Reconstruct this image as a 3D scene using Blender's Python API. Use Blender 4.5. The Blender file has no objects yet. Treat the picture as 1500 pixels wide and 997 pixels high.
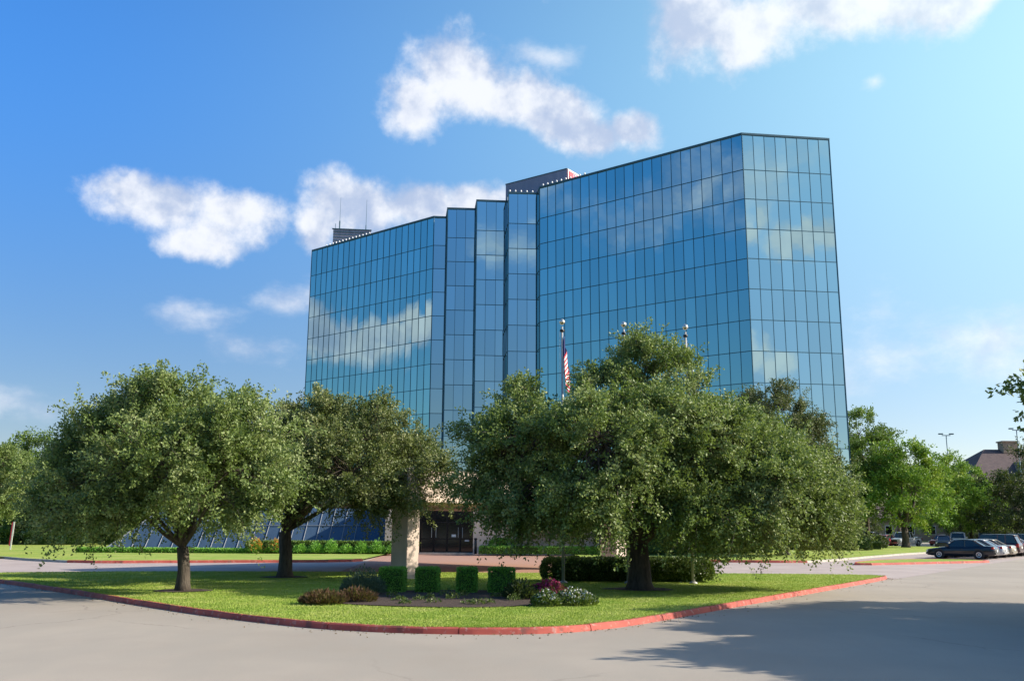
import bpy, bmesh, math, random
import numpy as np
from mathutils import Vector, Matrix
R = math.radians
random.seed(7)
rng = np.random.default_rng(11)
S = bpy.context.scene
COL = S.collection

# ------------------------------------------------------------------ camera
cam_d = bpy.data.cameras.new('camera'); cam = bpy.data.objects.new('camera', cam_d); COL.objects.link(cam)
cam_d.sensor_width = 36; cam_d.lens = 36*1350/1500; cam_d.clip_end = 4000; cam_d.clip_start = 0.1
cam.matrix_world = Matrix.Translation((0, 0, 2.2)) @ Matrix.Rotation(R(90+11.4), 4, 'X') @ Matrix.Rotation(R(0.32), 4, 'Z')
S.camera = cam
S.view_settings.view_transform = 'Standard'; S.view_settings.look = 'None'
S.view_settings.exposure = 0.8; S.view_settings.gamma = 1
# ------------------------------------------------------------------ sun
SUN_EL, SUN_AZ = 31.0, 93.0          # azimuth clockwise from +Y
sd = Vector((math.sin(R(SUN_AZ))*math.cos(R(SUN_EL)), math.cos(R(SUN_AZ))*math.cos(R(SUN_EL)), math.sin(R(SUN_EL))))
sun_d = bpy.data.lights.new('sun', 'SUN'); sun = bpy.data.objects.new('sun', sun_d); COL.objects.link(sun)
sun_d.energy = 4.5; sun_d.angle = R(0.5); sun_d.color = (1.0, 0.91, 0.76)
sun.rotation_euler = (-sd).to_track_quat('-Z', 'Y').to_euler()

# ------------------------------------------------------------------ node helper
class NT:
    def __init__(s, nt): s.nt = nt; s.n = nt.nodes; s.l = nt.links
    def new(s, t, **k):
        n = s.n.new(t)
        for a, b in k.items(): setattr(n, a, b)
        return n
    def put(s, sock, v):
        if hasattr(v, 'is_linked') or hasattr(v, 'links'): s.l.new(v, sock)
        else: sock.default_value = v
    def m(s, op, a, b=0.0, c=None, clamp=False):
        n = s.new('ShaderNodeMath', operation=op, use_clamp=clamp)
        s.put(n.inputs[0], a); s.put(n.inputs[1], b)
        if c is not None: s.put(n.inputs[2], c)
        return n.outputs[0]
    def ss(s, v, a, b):
        n = s.new('ShaderNodeMapRange', interpolation_type='SMOOTHSTEP')
        s.put(n.inputs[0], v); n.inputs[1].default_value = a; n.inputs[2].default_value = b
        return n.outputs[0]
    def mr(s, v, a, b, c, d):
        n = s.new('ShaderNodeMapRange')
        s.put(n.inputs[0], v)
        for i, x in enumerate((a, b, c, d)): n.inputs[i+1].default_value = x
        return n.outputs[0]
    def noise(s, vec, scale, detail=4, rough=0.55, out=0):
        n = s.new('ShaderNodeTexNoise'); n.inputs['Scale'].default_value = scale
        n.inputs['Detail'].default_value = detail; n.inputs['Roughness'].default_value = rough
        if vec is not None: s.l.new(vec, n.inputs['Vector'])
        return n.outputs[out]
    def mix(s, f, a, b, bt='MIX'):
        n = s.new('ShaderNodeMix', data_type='RGBA', blend_type=bt)
        s.put(n.inputs[0], f)
        for i, v in ((6, a), (7, b)):
            if isinstance(v, tuple): n.inputs[i].default_value = (*v[:3], 1)
            else: s.l.new(v, n.inputs[i])
        return n.outputs[2]
    def scl(s, vec, v):
        n = s.new('ShaderNodeVectorMath', operation='MULTIPLY'); s.l.new(vec, n.inputs[0]); n.inputs[1].default_value = v
        return n.outputs[0]

# ------------------------------------------------------------------ world: Nishita sky with cumulus clouds far away (by direction)
W = bpy.data.worlds.new('World'); S.world = W; W.use_nodes = True
w = NT(W.node_tree); w.n.clear()
sky = w.new('ShaderNodeTexSky', sky_type='NISHITA'); sky.sun_disc = False
sky.sun_elevation = R(SUN_EL); sky.sun_rotation = R(SUN_AZ)
sky.air_density = 1.0; sky.dust_density = 0.6; sky.ozone_density = 2.2
hs = w.new('ShaderNodeHueSaturation'); hs.inputs['Saturation'].default_value = 1.18; hs.inputs['Hue'].default_value = 0.497
w.l.new(sky.outputs[0], hs.inputs['Color'])
tc = w.new('ShaderNodeTexCoord'); dirv = tc.outputs['Generated']
sep = w.new('ShaderNodeSeparateXYZ'); w.l.new(dirv, sep.inputs[0])
n1 = w.new('ShaderNodeTexNoise'); n1.inputs['Scale'].default_value = 9; n1.inputs['Detail'].default_value = 5; w.l.new(dirv, n1.inputs['Vector'])
sep1 = w.new('ShaderNodeSeparateColor'); w.l.new(n1.outputs['Color'], sep1.inputs[0])
az = w.m('MULTIPLY', w.m('ARCTAN2', sep.outputs[0], sep.outputs[1]), 57.2958)
el = w.m('MULTIPLY', w.m('ARCSINE', sep.outputs[2]), 57.2958)
azd = w.m('ADD', az, w.mr(sep1.outputs[0], 0, 1, -2.4, 2.4))
eld = w.m('ADD', el, w.mr(sep1.outputs[1], 0, 1, -1.6, 1.6))
def blobs(L):
    acc = None
    for a, e, ra, re in L:
        dx = w.m('MULTIPLY', w.m('SUBTRACT', azd, a), 1/ra)
        dy = w.m('MULTIPLY', w.m('SUBTRACT', eld, e), 1/re)
        q = w.m('SUBTRACT', 1.0, w.m('SQRT', w.m('ADD', w.m('MULTIPLY', dx, dx), w.m('MULTIPLY', dy, dy))))
        acc = q if acc is None else w.m('SMOOTH_MAX', acc, q, 0.35)
    return acc
cumulus = [(-3.0, 27.2, 4.6, 2.9), (-6.9, 25.6, 2.8, 2.3), (-.5, 26.0, 3.4, 2.4), (2.4, 25.2, 3.8, 2.2), (5.4, 24.0, 3.2, 1.7), (8.0, 24.3, 2.2, 1.6),
           (-22.4, 18.8, 4.2, 2.0), (-17.6, 18.4, 3.4, 2.1), (-19.4, 16.7, 2.6, 1.4),
           (-10.4, 19.3, 3.8, 2.7), (-6.3, 19.3, 4.2, 1.9), (-2.6, 20.0, 2.4, 1.6), (-12.6, 17.8, 1.5, 2.0),
           (12.2, 30.0, 4.8, 2.9), (16.5, 28.9, 5.0, 2.9), (22.0, 29.3, 5.5, 2.6), (26.5, 29.0, 4.5, 2.2), (31.0, 29.6, 5, 1.6), (12.0, 35.0, 12, 4.0),
           # behind the viewer and to the left, mirrored in the glass
           (-91.5, 11.6, 5.5, 1.6), (-96.5, 12.2, 4.0, 1.4), (-88.0, 12.8, 3.0, 1.0),
           (150.5, 18.5, 3.2, 1.5), (146.0, 17.0, 2.6, 1.4), (151.0, 10.5, 2.2, 1.6), (148.0, 9.6, 1.8, 1.2), (167.0, 13.5, 2.4, 2.2), (166.0, 19.0, 1.8, 1.3),
           (60, 24, 12, 5), (-140, 26, 10, 4), (-60, 22, 8, 2.6), (110, 40, 14, 7), (-165, 35, 12, 5), (40, 52, 12, 6), (-60, 55, 14, 7)]
soft = [(27.5, 10.8, 8.5, 3.6), (22.5, 9.5, 5.0, 2.4), (-15.5, 10.2, 3.2, 1.7), (-18.8, 12.2, 3.0, 1.4), (-14.6, 13.4, 4.0, 1.4), (2.2, 28.6, 2.0, 0.9), (23.6, 25.0, 1.0, .8), (-30, 6.5, 6, 1.4),
        (-113, 19.2, 12, 2.3), (-104, 21.0, 6, 2.0), (-122, 20.5, 8, 3.0), (148, 21.5, 6, 2.4), (170, 17.0, 5, 2)]
fb = w.noise(dirv, 15, 10, 0.62)
fb2 = w.noise(w.scl(dirv, (1, 1, 1.8)), 9, 9, 0.64)
bc = blobs(cumulus)
dens = w.m('ADD', bc, w.m('MULTIPLY', w.m('SUBTRACT', fb, 0.5), 1.55))
a1 = w.ss(dens, -0.02, 0.58)
bs = blobs(soft)
dens2 = w.m('ADD', bs, w.m('MULTIPLY', w.m('SUBTRACT', fb2, 0.5), 3.0))
a2 = w.m('MULTIPLY', w.ss(dens2, 0.05, 1.5), 0.80)
# lumps: lighter where the cloud is thick on its sunward side, lavender-grey below
sh = w.new('ShaderNodeVectorMath', operation='ADD'); w.l.new(dirv, sh.inputs[0]); sh.inputs[1].default_value = (0.012, 0, 0.018)
fbs = w.noise(sh.outputs[0], 15, 10, 0.62)
lit = w.m('ADD', w.m('MULTIPLY', w.m('SUBTRACT', fb, fbs), 3.2), w.ss(w.noise(dirv, 16, 4), 0.35, 0.62))
lit = w.ss(lit, -0.35, 1.35)
sunglow = w.ss(az, 0, 40)
ccol = w.mix(lit, (3.0, 3.6, 4.9), (5.9, 6.05, 6.4))
ccol = w.mix(w.m('MULTIPLY', sunglow, 0.5), ccol, (6.2, 6.9, 7.0))
# regional colour of the air: deep azure away from the sun, pale cyan glow towards it
fa = w.m('MULTIPLY', w.ss(az, -34, 36), w.m('SUBTRACT', 1.0, w.ss(az, 118, 190)))
fe = w.ss(el, 4, 30)
fr = w.m('SUBTRACT', 1.0, w.ss(el, 38, 65))
lowc = w.mix(fa, (0.63, 0.62, 0.71), (1.10, 1.0, 1.04))
topc = w.mix(w.m('MULTIPLY', fa, fr), (0.66, 1.15, 1.62), (3.1, 2.5, 1.6))
graded = w.mix(1.0, hs.outputs[0], w.mix(fe, lowc, topc), 'MULTIPLY')
graded = w.mix(w.m('SUBTRACT', 1.0, w.ss(az, -80, -45)), graded, w.mix(1.0, graded, (0.60, 0.82, 0.76), 'MULTIPLY'))
skyc = w.mix(a2, graded, ccol)
skyc = w.mix(w.m('MULTIPLY', a1, 0.95), skyc, ccol)
bg = w.new('ShaderNodeBackground'); bg.inputs['Strength'].default_value = 0.095
w.l.new(skyc, bg.inputs['Color'])
wo = w.new('ShaderNodeOutputWorld'); w.l.new(bg.outputs[0], wo.inputs[0])
W.cycles.sampling_method = 'MANUAL'; W.cycles.sample_map_resolution = 1024

# ------------------------------------------------------------------ materials
def mat(name, col, rough=0.6, metal=0.0, spec=0.5, var=None, vscale=3.0, bump=0.0, bscale=30.0, coat=0.0, stretch=None, detail=6):
    m = bpy.data.materials.new(name); m.use_nodes = True
    t = NT(m.node_tree); p = t.n['Principled BSDF']
    p.inputs['Roughness'].default_value = rough; p.inputs['Metallic'].default_value = metal
    p.inputs['Specular IOR Level'].default_value = spec; p.inputs['Coat Weight'].default_value = coat
    p.inputs['Base Color'].default_value = (*col, 1)
    tcn = t.new('ShaderNodeTexCoord'); v = tcn.outputs['Object']
    if stretch: v = t.scl(v, stretch)
    if var:
        f = t.ss(t.noise(v, vscale, detail, 0.6), 0.3, 0.7)
        t.l.new(t.mix(f, col, var), p.inputs['Base Color'])
    if bump:
        b = t.new('ShaderNodeBump'); b.inputs['Strength'].default_value = bump; b.inputs['Distance'].default_value = 0.03
        t.l.new(t.noise(v, bscale, 4), b.inputs['Height']); t.l.new(b.outputs[0], p.inputs['Normal'])
    return m

def leafmat(name, cols, gloss=0.42, trans=0.3, spec=0.5):
    m = bpy.data.materials.new(name); m.use_nodes = True
    t = NT(m.node_tree); p = t.n['Principled BSDF']; o = t.n['Material Output']
    a = t.new('ShaderNodeAttribute', attribute_name='tint')
    tcn = t.new('ShaderNodeTexCoord')
    f = t.m('ADD', t.m('MULTIPLY', a.outputs['Fac'], 0.75), t.m('MULTIPLY', t.m('SUBTRACT', t.noise(tcn.outputs['Object'], 0.9, 3), 0.35), 0.8))
    cr = t.new('ShaderNodeValToRGB'); t.l.new(f, cr.inputs[0])
    e = cr.color_ramp.elements
    e[0].position = 0.05; e[0].color = (*cols[0], 1); e[1].position = 0.95; e[1].color = (*cols[-1], 1)
    for i, c in enumerate(cols[1:-1]):
        x = e.new(0.05+0.9*(i+1)/(len(cols)-1)); x.color = (*c, 1)
    t.l.new(cr.outputs[0], p.inputs['Base Color']); p.inputs['Roughness'].default_value = gloss
    p.inputs['Specular IOR Level'].default_value = spec
    tr = t.new('ShaderNodeBsdfTranslucent'); t.l.new(t.mix(0.5, cr.outputs[0], (0.16, 0.22, 0.02)), tr.inputs[0])
    ms = t.new('ShaderNodeMixShader'); ms.inputs[0].default_value = trans
    t.l.new(p.outputs[0], ms.inputs[1]); t.l.new(tr.outputs[0], ms.inputs[2]); t.l.new(ms.outputs[0], o.inputs[0])
    return m

M = {}
M['oak_leaf'] = leafmat('oak_leaf', [(0.07, 0.12, 0.026), (0.155, 0.23, 0.055), (0.26, 0.33, 0.11), (0.38, 0.42, 0.20)], trans=0.38, gloss=.55)
M['oak_leaf_dark'] = leafmat('oak_leaf_dark', [(0.035, 0.055, 0.016), (0.075, 0.10, 0.03), (0.12, 0.15, 0.05), (0.20, 0.22, 0.09)], trans=0.25, gloss=.55)
M['oak_leaf_brown'] = leafmat('oak_leaf_brown', [(0.06, 0.085, 0.024), (0.13, 0.17, 0.048), (0.21, 0.24, 0.085), (0.32, 0.33, 0.16)], trans=0.3, gloss=.55)
M['far_leaf'] = leafmat('far_leaf', [(0.06, 0.115, 0.018), (0.10, 0.18, 0.026), (0.17, 0.25, 0.045)], gloss=0.6)
M['lime_leaf'] = leafmat('lime_leaf', [(0.09, 0.20, 0.018), (0.17, 0.31, 0.025), (0.36, 0.42, 0.05)], gloss=0.6)
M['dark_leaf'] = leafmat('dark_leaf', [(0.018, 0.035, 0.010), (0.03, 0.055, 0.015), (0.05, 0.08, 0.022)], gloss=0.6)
M['hedge_leaf'] = leafmat('hedge_leaf', [(0.11, 0.30, 0.03), (0.18, 0.42, 0.05), (0.28, 0.52, 0.09)], gloss=0.5)
M['box_leaf'] = leafmat('box_leaf', [(0.045, 0.09, 0.018), (0.085, 0.14, 0.03), (0.18, 0.24, 0.07)], gloss=0.45)
M['blue_leaf'] = leafmat('blue_leaf', [(0.05, 0.09, 0.055), (0.09, 0.14, 0.09), (0.13, 0.19, 0.13)], gloss=0.7)
M['rust_leaf'] = leafmat('rust_leaf', [(0.06, 0.028, 0.015), (0.12, 0.05, 0.025), (0.12, 0.11, 0.045)], gloss=0.7)
M['magenta'] = leafmat('magenta_petal', [(0.22, 0.01, 0.06), (0.38, 0.015, 0.12), (0.5, 0.05, 0.2)], gloss=0.7)
M['white_petal'] = leafmat('white_petal', [(0.6, 0.6, 0.58), (0.75, 0.75, 0.75), (0.85, 0.85, 0.85)], gloss=0.7)
M['red_petal'] = leafmat('red_petal', [(0.5, 0.05, 0.02), (0.7, 0.25, 0.04), (0.75, 0.55, 0.08)], gloss=0.7)
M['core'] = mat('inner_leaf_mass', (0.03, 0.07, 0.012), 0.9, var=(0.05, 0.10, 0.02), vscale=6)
M['bark'] = mat('bark', (0.045, 0.034, 0.026), 0.9, var=(0.10, 0.08, 0.06), vscale=9, bump=1.0, bscale=26, stretch=(1, 1, 0.25))
M['concrete'] = mat('driveway_concrete', (0.33, 0.27, 0.25), 0.85, var=(0.40, 0.335, 0.31), vscale=0.5, bump=0.2, bscale=60)
M['kerb_plain'] = mat('kerb_concrete', (0.30, 0.27, 0.24), 0.85, var=(0.42, 0.39, 0.35), vscale=3, bump=0.3)
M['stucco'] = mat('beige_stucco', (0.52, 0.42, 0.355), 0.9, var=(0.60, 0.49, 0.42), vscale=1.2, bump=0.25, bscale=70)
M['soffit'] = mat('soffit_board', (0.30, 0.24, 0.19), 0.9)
M['frame'] = mat('dark_aluminium', (0.03, 0.10, 0.145), 0.45, metal=0.3)
M['door_frame'] = mat('black_aluminium', (0.012, 0.012, 0.013), 0.4, metal=0.4)
M['silver'] = mat('brushed_aluminium', (0.42, 0.46, 0.50), 0.4, metal=0.6)
M['bar'] = mat('glazing_bar_grey', (0.16, 0.18, 0.21), 0.6)
M['roof'] = mat('roof_gravel', (0.3, 0.3, 0.29), 0.95, var=(0.22, 0.22, 0.21))
M['coping'] = mat('coping_metal', (0.04, 0.10, 0.14), 0.5, metal=0.3)
M['penthouse'] = mat('penthouse_cladding', (0.19, 0.21, 0.32), 0.75, var=(0.23, 0.25, 0.36), vscale=1.0, stretch=(1, 1, 0.1))
M['bulb'] = mat('white_bulb', (0.85, 0.85, 0.88), 0.35)
M['sign_pink'] = mat('pink_sign_face', (0.72, 0.20, 0.28), 0.5)
M['red_sign'] = mat('red_sign_face', (0.55, 0.02, 0.05), 0.5)
M['white_paint'] = mat('white_paint', (0.78, 0.76, 0.74), 0.5, var=(0.66, 0.64, 0.6), vscale=5)
M['pole'] = mat('flagpole_aluminium', (0.36, 0.36, 0.36), 0.5, metal=0.2)
M['gold'] = mat('flagpole_ball', (0.72, 0.66, 0.56), 0.25, metal=0.8)
M['black'] = mat('black_paint', (0.015, 0.015, 0.016), 0.5)
M['mulch'] = mat('mulch', (0.035, 0.022, 0.016), 0.95, var=(0.075, 0.05, 0.04), vscale=12, bump=1.0, bscale=40)
M['tyre'] = mat('tyre_rubber', (0.015, 0.015, 0.016), 0.85)
M['rim'] = mat('wheel_rim', (0.5, 0.5, 0.52), 0.3, metal=0.8)
M['car_glass'] = mat('car_glass', (0.012, 0.017, 0.02), 0.06, spec=0.9)
M['headlamp'] = mat('headlamp_lens', (0.75, 0.75, 0.72), 0.15)
M['taillamp'] = mat('tail_lens', (0.45, 0.01, 0.01), 0.15)
M['plate'] = mat('number_plate', (0.7, 0.7, 0.68), 0.5)
M['chrome'] = mat('chrome_trim', (0.6, 0.6, 0.62), 0.2, metal=1)
M['wall_far'] = mat('tan_brick_wall', (0.28, 0.20, 0.15), 0.9, var=(0.34, 0.25, 0.19), vscale=0.6)
M['roof_far'] = mat('brown_shingles', (0.065, 0.045, 0.05), 0.9, var=(0.10, 0.07, 0.07), vscale=1.5, bump=0.4, bscale=8)
M['dark_glass'] = mat('dark_window_glass', (0.012, 0.014, 0.016), 0.08, spec=0.6)
M['ground'] = mat('far_ground', (0.07, 0.11, 0.03), 0.95, var=(0.10, 0.13, 0.05), vscale=0.05)

def glass_tint(name, col, rough=0.02):
    m = mat(name, col, rough, metal=1.0)
    t = NT(m.node_tree); p = t.n['Principled BSDF']
    tcn = t.new('ShaderNodeTexCoord')
    b = t.new('ShaderNodeBump'); b.inputs['Strength'].default_value = 0.10; b.inputs['Distance'].default_value = 0.02
    t.l.new(t.noise(tcn.outputs['Object'], 0.55, 2), b.inputs['Height']); t.l.new(b.outputs[0], p.inputs['Normal'])
    a = t.new('ShaderNodeAttribute', attribute_name='tint')
    t.l.new(t.mix(a.outputs['Fac'], tuple(c*0.92 for c in col), tuple(min(1, c*1.06) for c in col)), p.inputs['Base Color'])
    return m
M['mirror'] = glass_tint('blue_mirror_glass', (0.385, 0.52, 0.535))
M['skylight'] = mat('sloped_blue_glass', (0.05, 0.085, 0.14), 0.25, metal=0.0, spec=0.35, var=(0.04, 0.07, 0.12), vscale=0.4)

# asphalt: fine aggregate, stains, faint cracks
def asphalt():
    m = bpy.data.materials.new('worn_asphalt'); m.use_nodes = True; t = NT(m.node_tree); p = t.n['Principled BSDF']
    v = t.new('ShaderNodeTexCoord').outputs['Object']
    big = t.ss(t.noise(v, 0.18, 5), 0.35, 0.65); mid = t.ss(t.noise(t.scl(v, (1, 0.35, 1)), 1.1, 6), 0.4, 0.62); fine = t.noise(v, 45, 3)
    c = t.mix(big, (0.27, 0.232, 0.19), (0.33, 0.285, 0.235))
    c = t.mix(t.m('MULTIPLY', mid, 0.5), c, (0.28, 0.25, 0.21))
    c = t.mix(t.m('MULTIPLY', t.ss(fine, 0.35, 0.75), 0.55), c, (0.39, 0.345, 0.29))
    vo = t.new('ShaderNodeTexVoronoi', feature='DISTANCE_TO_EDGE'); vo.inputs['Scale'].default_value = 0.22
    dv = t.new('ShaderNodeVectorMath', operation='ADD'); t.l.new(v, dv.inputs[0]); t.l.new(t.noise(v, 0.8, 5, out=1), dv.inputs[1]); t.l.new(dv.outputs[0], vo.inputs['Vector'])
    crack = t.m('MULTIPLY', t.m('SUBTRACT', 1.0, t.ss(vo.outputs['Distance'], 0.0, 0.010)), t.m('MULTIPLY', t.ss(t.noise(v, 0.12, 2), 0.5, 0.62), 0.55))
    c = t.mix(crack, c, (0.10, 0.09, 0.08))
    t.l.new(c, p.inputs['Base Color']); p.inputs['Roughness'].default_value = 0.88
    b = t.new('ShaderNodeBump'); b.inputs['Strength'].default_value = 0.5; b.inputs['Distance'].default_value = 0.01
    t.l.new(t.noise(v, 70, 3), b.inputs['Height']); t.l.new(b.outputs[0], p.inputs['Normal'])
    return m
M['asphalt'] = asphalt()
def lawn():
    m = bpy.data.materials.new('mown_lawn'); m.use_nodes = True; t = NT(m.node_tree); p = t.n['Principled BSDF']
    v = t.new('ShaderNodeTexCoord').outputs['Object']
    c = t.mix(t.ss(t.noise(v, 0.35, 5), 0.35, 0.65), (0.21, 0.31, 0.04), (0.33, 0.37, 0.085))
    c = t.mix(t.m('MULTIPLY', t.ss(t.noise(v, 3.5, 6), 0.45, 0.75), 0.5), c, (0.42, 0.41, 0.17))
    c = t.mix(t.m('MULTIPLY', t.ss(t.noise(v, 40, 3), 0.4, 0.7), 0.45), c, (0.13, 0.22, 0.03))
    t.l.new(c, p.inputs['Base Color']); p.inputs['Roughness'].default_value = 0.9; p.inputs['Specular IOR Level'].default_value = 0.2
    b = t.new('ShaderNodeBump'); b.inputs['Strength'].default_value = 0.6; b.inputs['Distance'].default_value = 0.03
    t.l.new(t.noise(v, 28, 4), b.inputs['Height']); t.l.new(b.outputs[0], p.inputs['Normal'])
    return m
M['lawn'] = lawn()
M['blade'] = leafmat('grass_blade', [(0.19, 0.32, 0.035), (0.34, 0.44, 0.07), (0.58, 0.57, 0.22)], gloss=0.7, trans=0.35)
def brick():
    m = bpy.data.materials.new('brick_pavers'); m.use_nodes = True; t = NT(m.node_tree); p = t.n['Principled BSDF']
    v = t.new('ShaderNodeTexCoord').outputs['Object']
    bt = t.new('ShaderNodeTexBrick'); t.l.new(v, bt.inputs['Vector']); bt.inputs['Scale'].default_value = 4
    bt.inputs['Color1'].default_value = (0.40, 0.20, 0.14, 1); bt.inputs['Color2'].default_value = (0.33, 0.17, 0.12, 1); bt.inputs['Mortar'].default_value = (0.3, 0.25, 0.2, 1)
    t.l.new(bt.outputs[0], p.inputs['Base Color']); p.inputs['Roughness'].default_value = 0.85
    return m
M['brick'] = brick()
def kerbred():
    m = bpy.data.materials.new('worn_red_kerb_paint'); m.use_nodes = True; t = NT(m.node_tree); p = t.n['Principled BSDF']
    v = t.new('ShaderNodeTexCoord').outputs['Object']
    c = t.mix(t.ss(t.noise(v, 1.2, 4), 0.35, 0.65), (0.44, 0.085, 0.06), (0.33, 0.06, 0.045))
    wear = t.m('MULTIPLY', t.ss(t.noise(v, 7, 8, 0.7), 0.54, 0.66), 0.7)
    c = t.mix(wear, c, (0.46, 0.28, 0.24))
    c = t.mix(t.m('MULTIPLY', t.ss(t.noise(v, 2.3, 6, 0.65), 0.55, 0.66), 0.75), c, (0.12, 0.05, 0.04))
    t.l.new(c, p.inputs['Base Color']); p.inputs['Roughness'].default_value = 0.75
    return m
M['kerb_red'] = kerbred()
def car_paint(name, c): return mat(name, c, 0.28, metal=0.35, coat=0.8)

# ------------------------------------------------------------------ mesh helpers
class MB:
    def __init__(s): s.v = []; s.f = []
    def add(s, vs, fs):
        o = len(s.v); s.v += [tuple(x) for x in vs]; s.f += [tuple(i+o for i in f) for f in fs]; return s
    def box(s, x0, x1, y0, y1, z0, z1):
        return s.add([(x0,y0,z0),(x1,y0,z0),(x1,y1,z0),(x0,y1,z0),(x0,y0,z1),(x1,y0,z1),(x1,y1,z1),(x0,y1,z1)],
                     [(0,3,2,1),(4,5,6,7),(0,1,5,4),(1,2,6,5),(2,3,7,6),(3,0,4,7)])
    def obox(s, p, u, v, lu, lv, z0, z1):         # oriented box: corner p, unit plan vectors u, v
        p = Vector(p[:2]); u = Vector(u); v = Vector(v)
        q = [p, p+u*lu, p+u*lu+v*lv, p+v*lv]
        return s.prism([(a.x, a.y) for a in q], z0, z1)
    def prism(s, poly, z0, z1):
        n = len(poly)
        A = sum(poly[i][0]*poly[(i+1)%n][1]-poly[(i+1)%n][0]*poly[i][1] for i in range(n))
        if A < 0: poly = poly[::-1]
        vs = [(x,y,z0) for x,y in poly]+[(x,y,z1) for x,y in poly]
        fs = [tuple(range(n-1,-1,-1)), tuple(range(n,2*n))]+[(i,(i+1)%n,n+(i+1)%n,n+i) for i in range(n)]
        return s.add(vs, fs)
    def tube(s, pts, rad, sides=8, cap=True):
        pts = [Vector(p) for p in pts]; n = len(pts); vs = []; up = Vector((0.13, 0.21, 1)).normalized()
        for i, p in enumerate(pts):
            d = (pts[min(i+1,n-1)]-pts[max(i-1,0)]).normalized()
            a = d.cross(up)
            if a.length < 1e-3: a = d.cross(Vector((1,0,0)))
            a.normalize(); b = d.cross(a)
            r = rad[i] if hasattr(rad, '__len__') else rad
            for k in range(sides):
                t = 2*math.pi*k/sides; vs.append(p+(a*math.cos(t)+b*math.sin(t))*r)
        fs = [(i*sides+k, i*sides+(k+1)%sides, (i+1)*sides+(k+1)%sides, (i+1)*sides+k) for i in range(n-1) for k in range(sides)]
        if cap: fs += [tuple(range(sides-1,-1,-1)), tuple((n-1)*sides+k for k in range(sides))]
        return s.add(vs, fs)
    def lathe(s, prof, c=(0,0,0), axis='Z', sides=24):
        vs = []
        for r, h in prof:
            for k in range(sides):
                t = 2*math.pi*k/sides; a, b = r*math.cos(t), r*math.sin(t)
                q = (a,b,h) if axis=='Z' else ((a,h,b) if axis=='Y' else (h,a,b))
                vs.append((q[0]+c[0], q[1]+c[1], q[2]+c[2]))
        n = len(prof)
        fs = [(i*sides+k, i*sides+(k+1)%sides, (i+1)*sides+(k+1)%sides, (i+1)*sides+k) for i in range(n-1) for k in range(sides)]
        fs += [tuple(range(sides)), tuple((n-1)*sides+k for k in range(sides))]
        return s.add(vs, fs)
    def build(s, name, m, parent=None, origin=(0,0,0), smooth=False, bevel=0):
        me = bpy.data.meshes.new(name)
        ox, oy, oz = origin
        me.from_pydata([(x-ox,y-oy,z-oz) for x,y,z in s.v], [], s.f); me.materials.append(m)
        bm = bmesh.new(); bm.from_mesh(me); bmesh.ops.recalc_face_normals(bm, faces=bm.faces)
        if any(len(f.verts) > 4 for f in bm.faces): bmesh.ops.triangulate(bm, faces=[f for f in bm.faces if len(f.verts) > 4])
        if bevel: bmesh.ops.bevel(bm, geom=[e for e in bm.edges if e.is_manifold and e.calc_face_angle(0) > 0.6], offset=bevel, segments=2, affect='EDGES')
        bm.to_mesh(me); bm.free()
        if smooth: me.polygons.foreach_set('use_smooth', [True]*len(me.polygons))
        o = bpy.data.objects.new(name, me); COL.objects.link(o); o.parent = parent
        return o
def tag(o, label=None, cat=None, group=None, kind=None):
    if label: o['label'] = label
    if cat: o['category'] = cat
    if group: o['group'] = group
    if kind: o['kind'] = kind
    return o
def empty(name, loc, label, cat, group=None, rz=0):
    o = bpy.data.objects.new(name, None); COL.objects.link(o); o.location = loc; o.rotation_euler = (0,0,rz); o.empty_display_size = 0.3
    return tag(o, label, cat, group)
def copy_thing(src, loc, rz, label, group=None, scale=None):
    r = src.copy(); COL.objects.link(r); r.location = loc; r.rotation_euler = (0,0,rz); r['label'] = label
    if group: r['group'] = group
    if scale: r.scale = scale
    for c in list(src.children):
        k = c.copy(); COL.objects.link(k); k.parent = r
        for g in list(c.children):
            h = g.copy(); COL.objects.link(h); h.parent = k
    return r
def sheet(name, poly, z, m, label=None):
    mb = MB(); mb.add([(x,y,z) for x,y in poly], [tuple(range(len(poly)))])
    o = mb.build(name, m); tag(o, kind='structure'); return o
def leaf_mesh(name, C, D, L, Wd, m, parent=None, tint=None, origin=(0,0,0), flat=0.0):
    N = len(C); C = np.asarray(C)-np.array(origin)
    D = D/np.linalg.norm(D, axis=1, keepdims=True)
    Sv = rng.normal(size=(N,3)); Sv = Sv-(Sv*D).sum(1, keepdims=True)*D; Sv /= np.linalg.norm(Sv, axis=1, keepdims=True)
    L = (L*rng.uniform(0.7,1.25,N))[:,None]; Wd = (Wd*rng.uniform(0.8,1.2,N))[:,None]
    V = np.empty((N,4,3), np.float32)
    V[:,0] = C; V[:,1] = C+D*L*.5+Sv*Wd*.5; V[:,2] = C+D*L; V[:,3] = C+D*L*.5-Sv*Wd*.5
    me = bpy.data.meshes.new(name); me.vertices.add(4*N); me.vertices.foreach_set('co', V.reshape(-1))
    me.loops.add(4*N); me.loops.foreach_set('vertex_index', np.arange(4*N, dtype=np.int32))
    me.polygons.add(N); me.polygons.foreach_set('loop_start', np.arange(0,4*N,4,dtype=np.int32)); me.polygons.foreach_set('loop_total', np.full(N,4,np.int32))
    at = me.attributes.new('tint','FLOAT','FACE'); at.data.foreach_set('value', (rng.random(N) if tint is None else tint).astype(np.float32))
    me.update(); me.materials.append(m)
    o = bpy.data.objects.new(name, me); COL.objects.link(o); o.parent = parent
    return o
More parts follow.
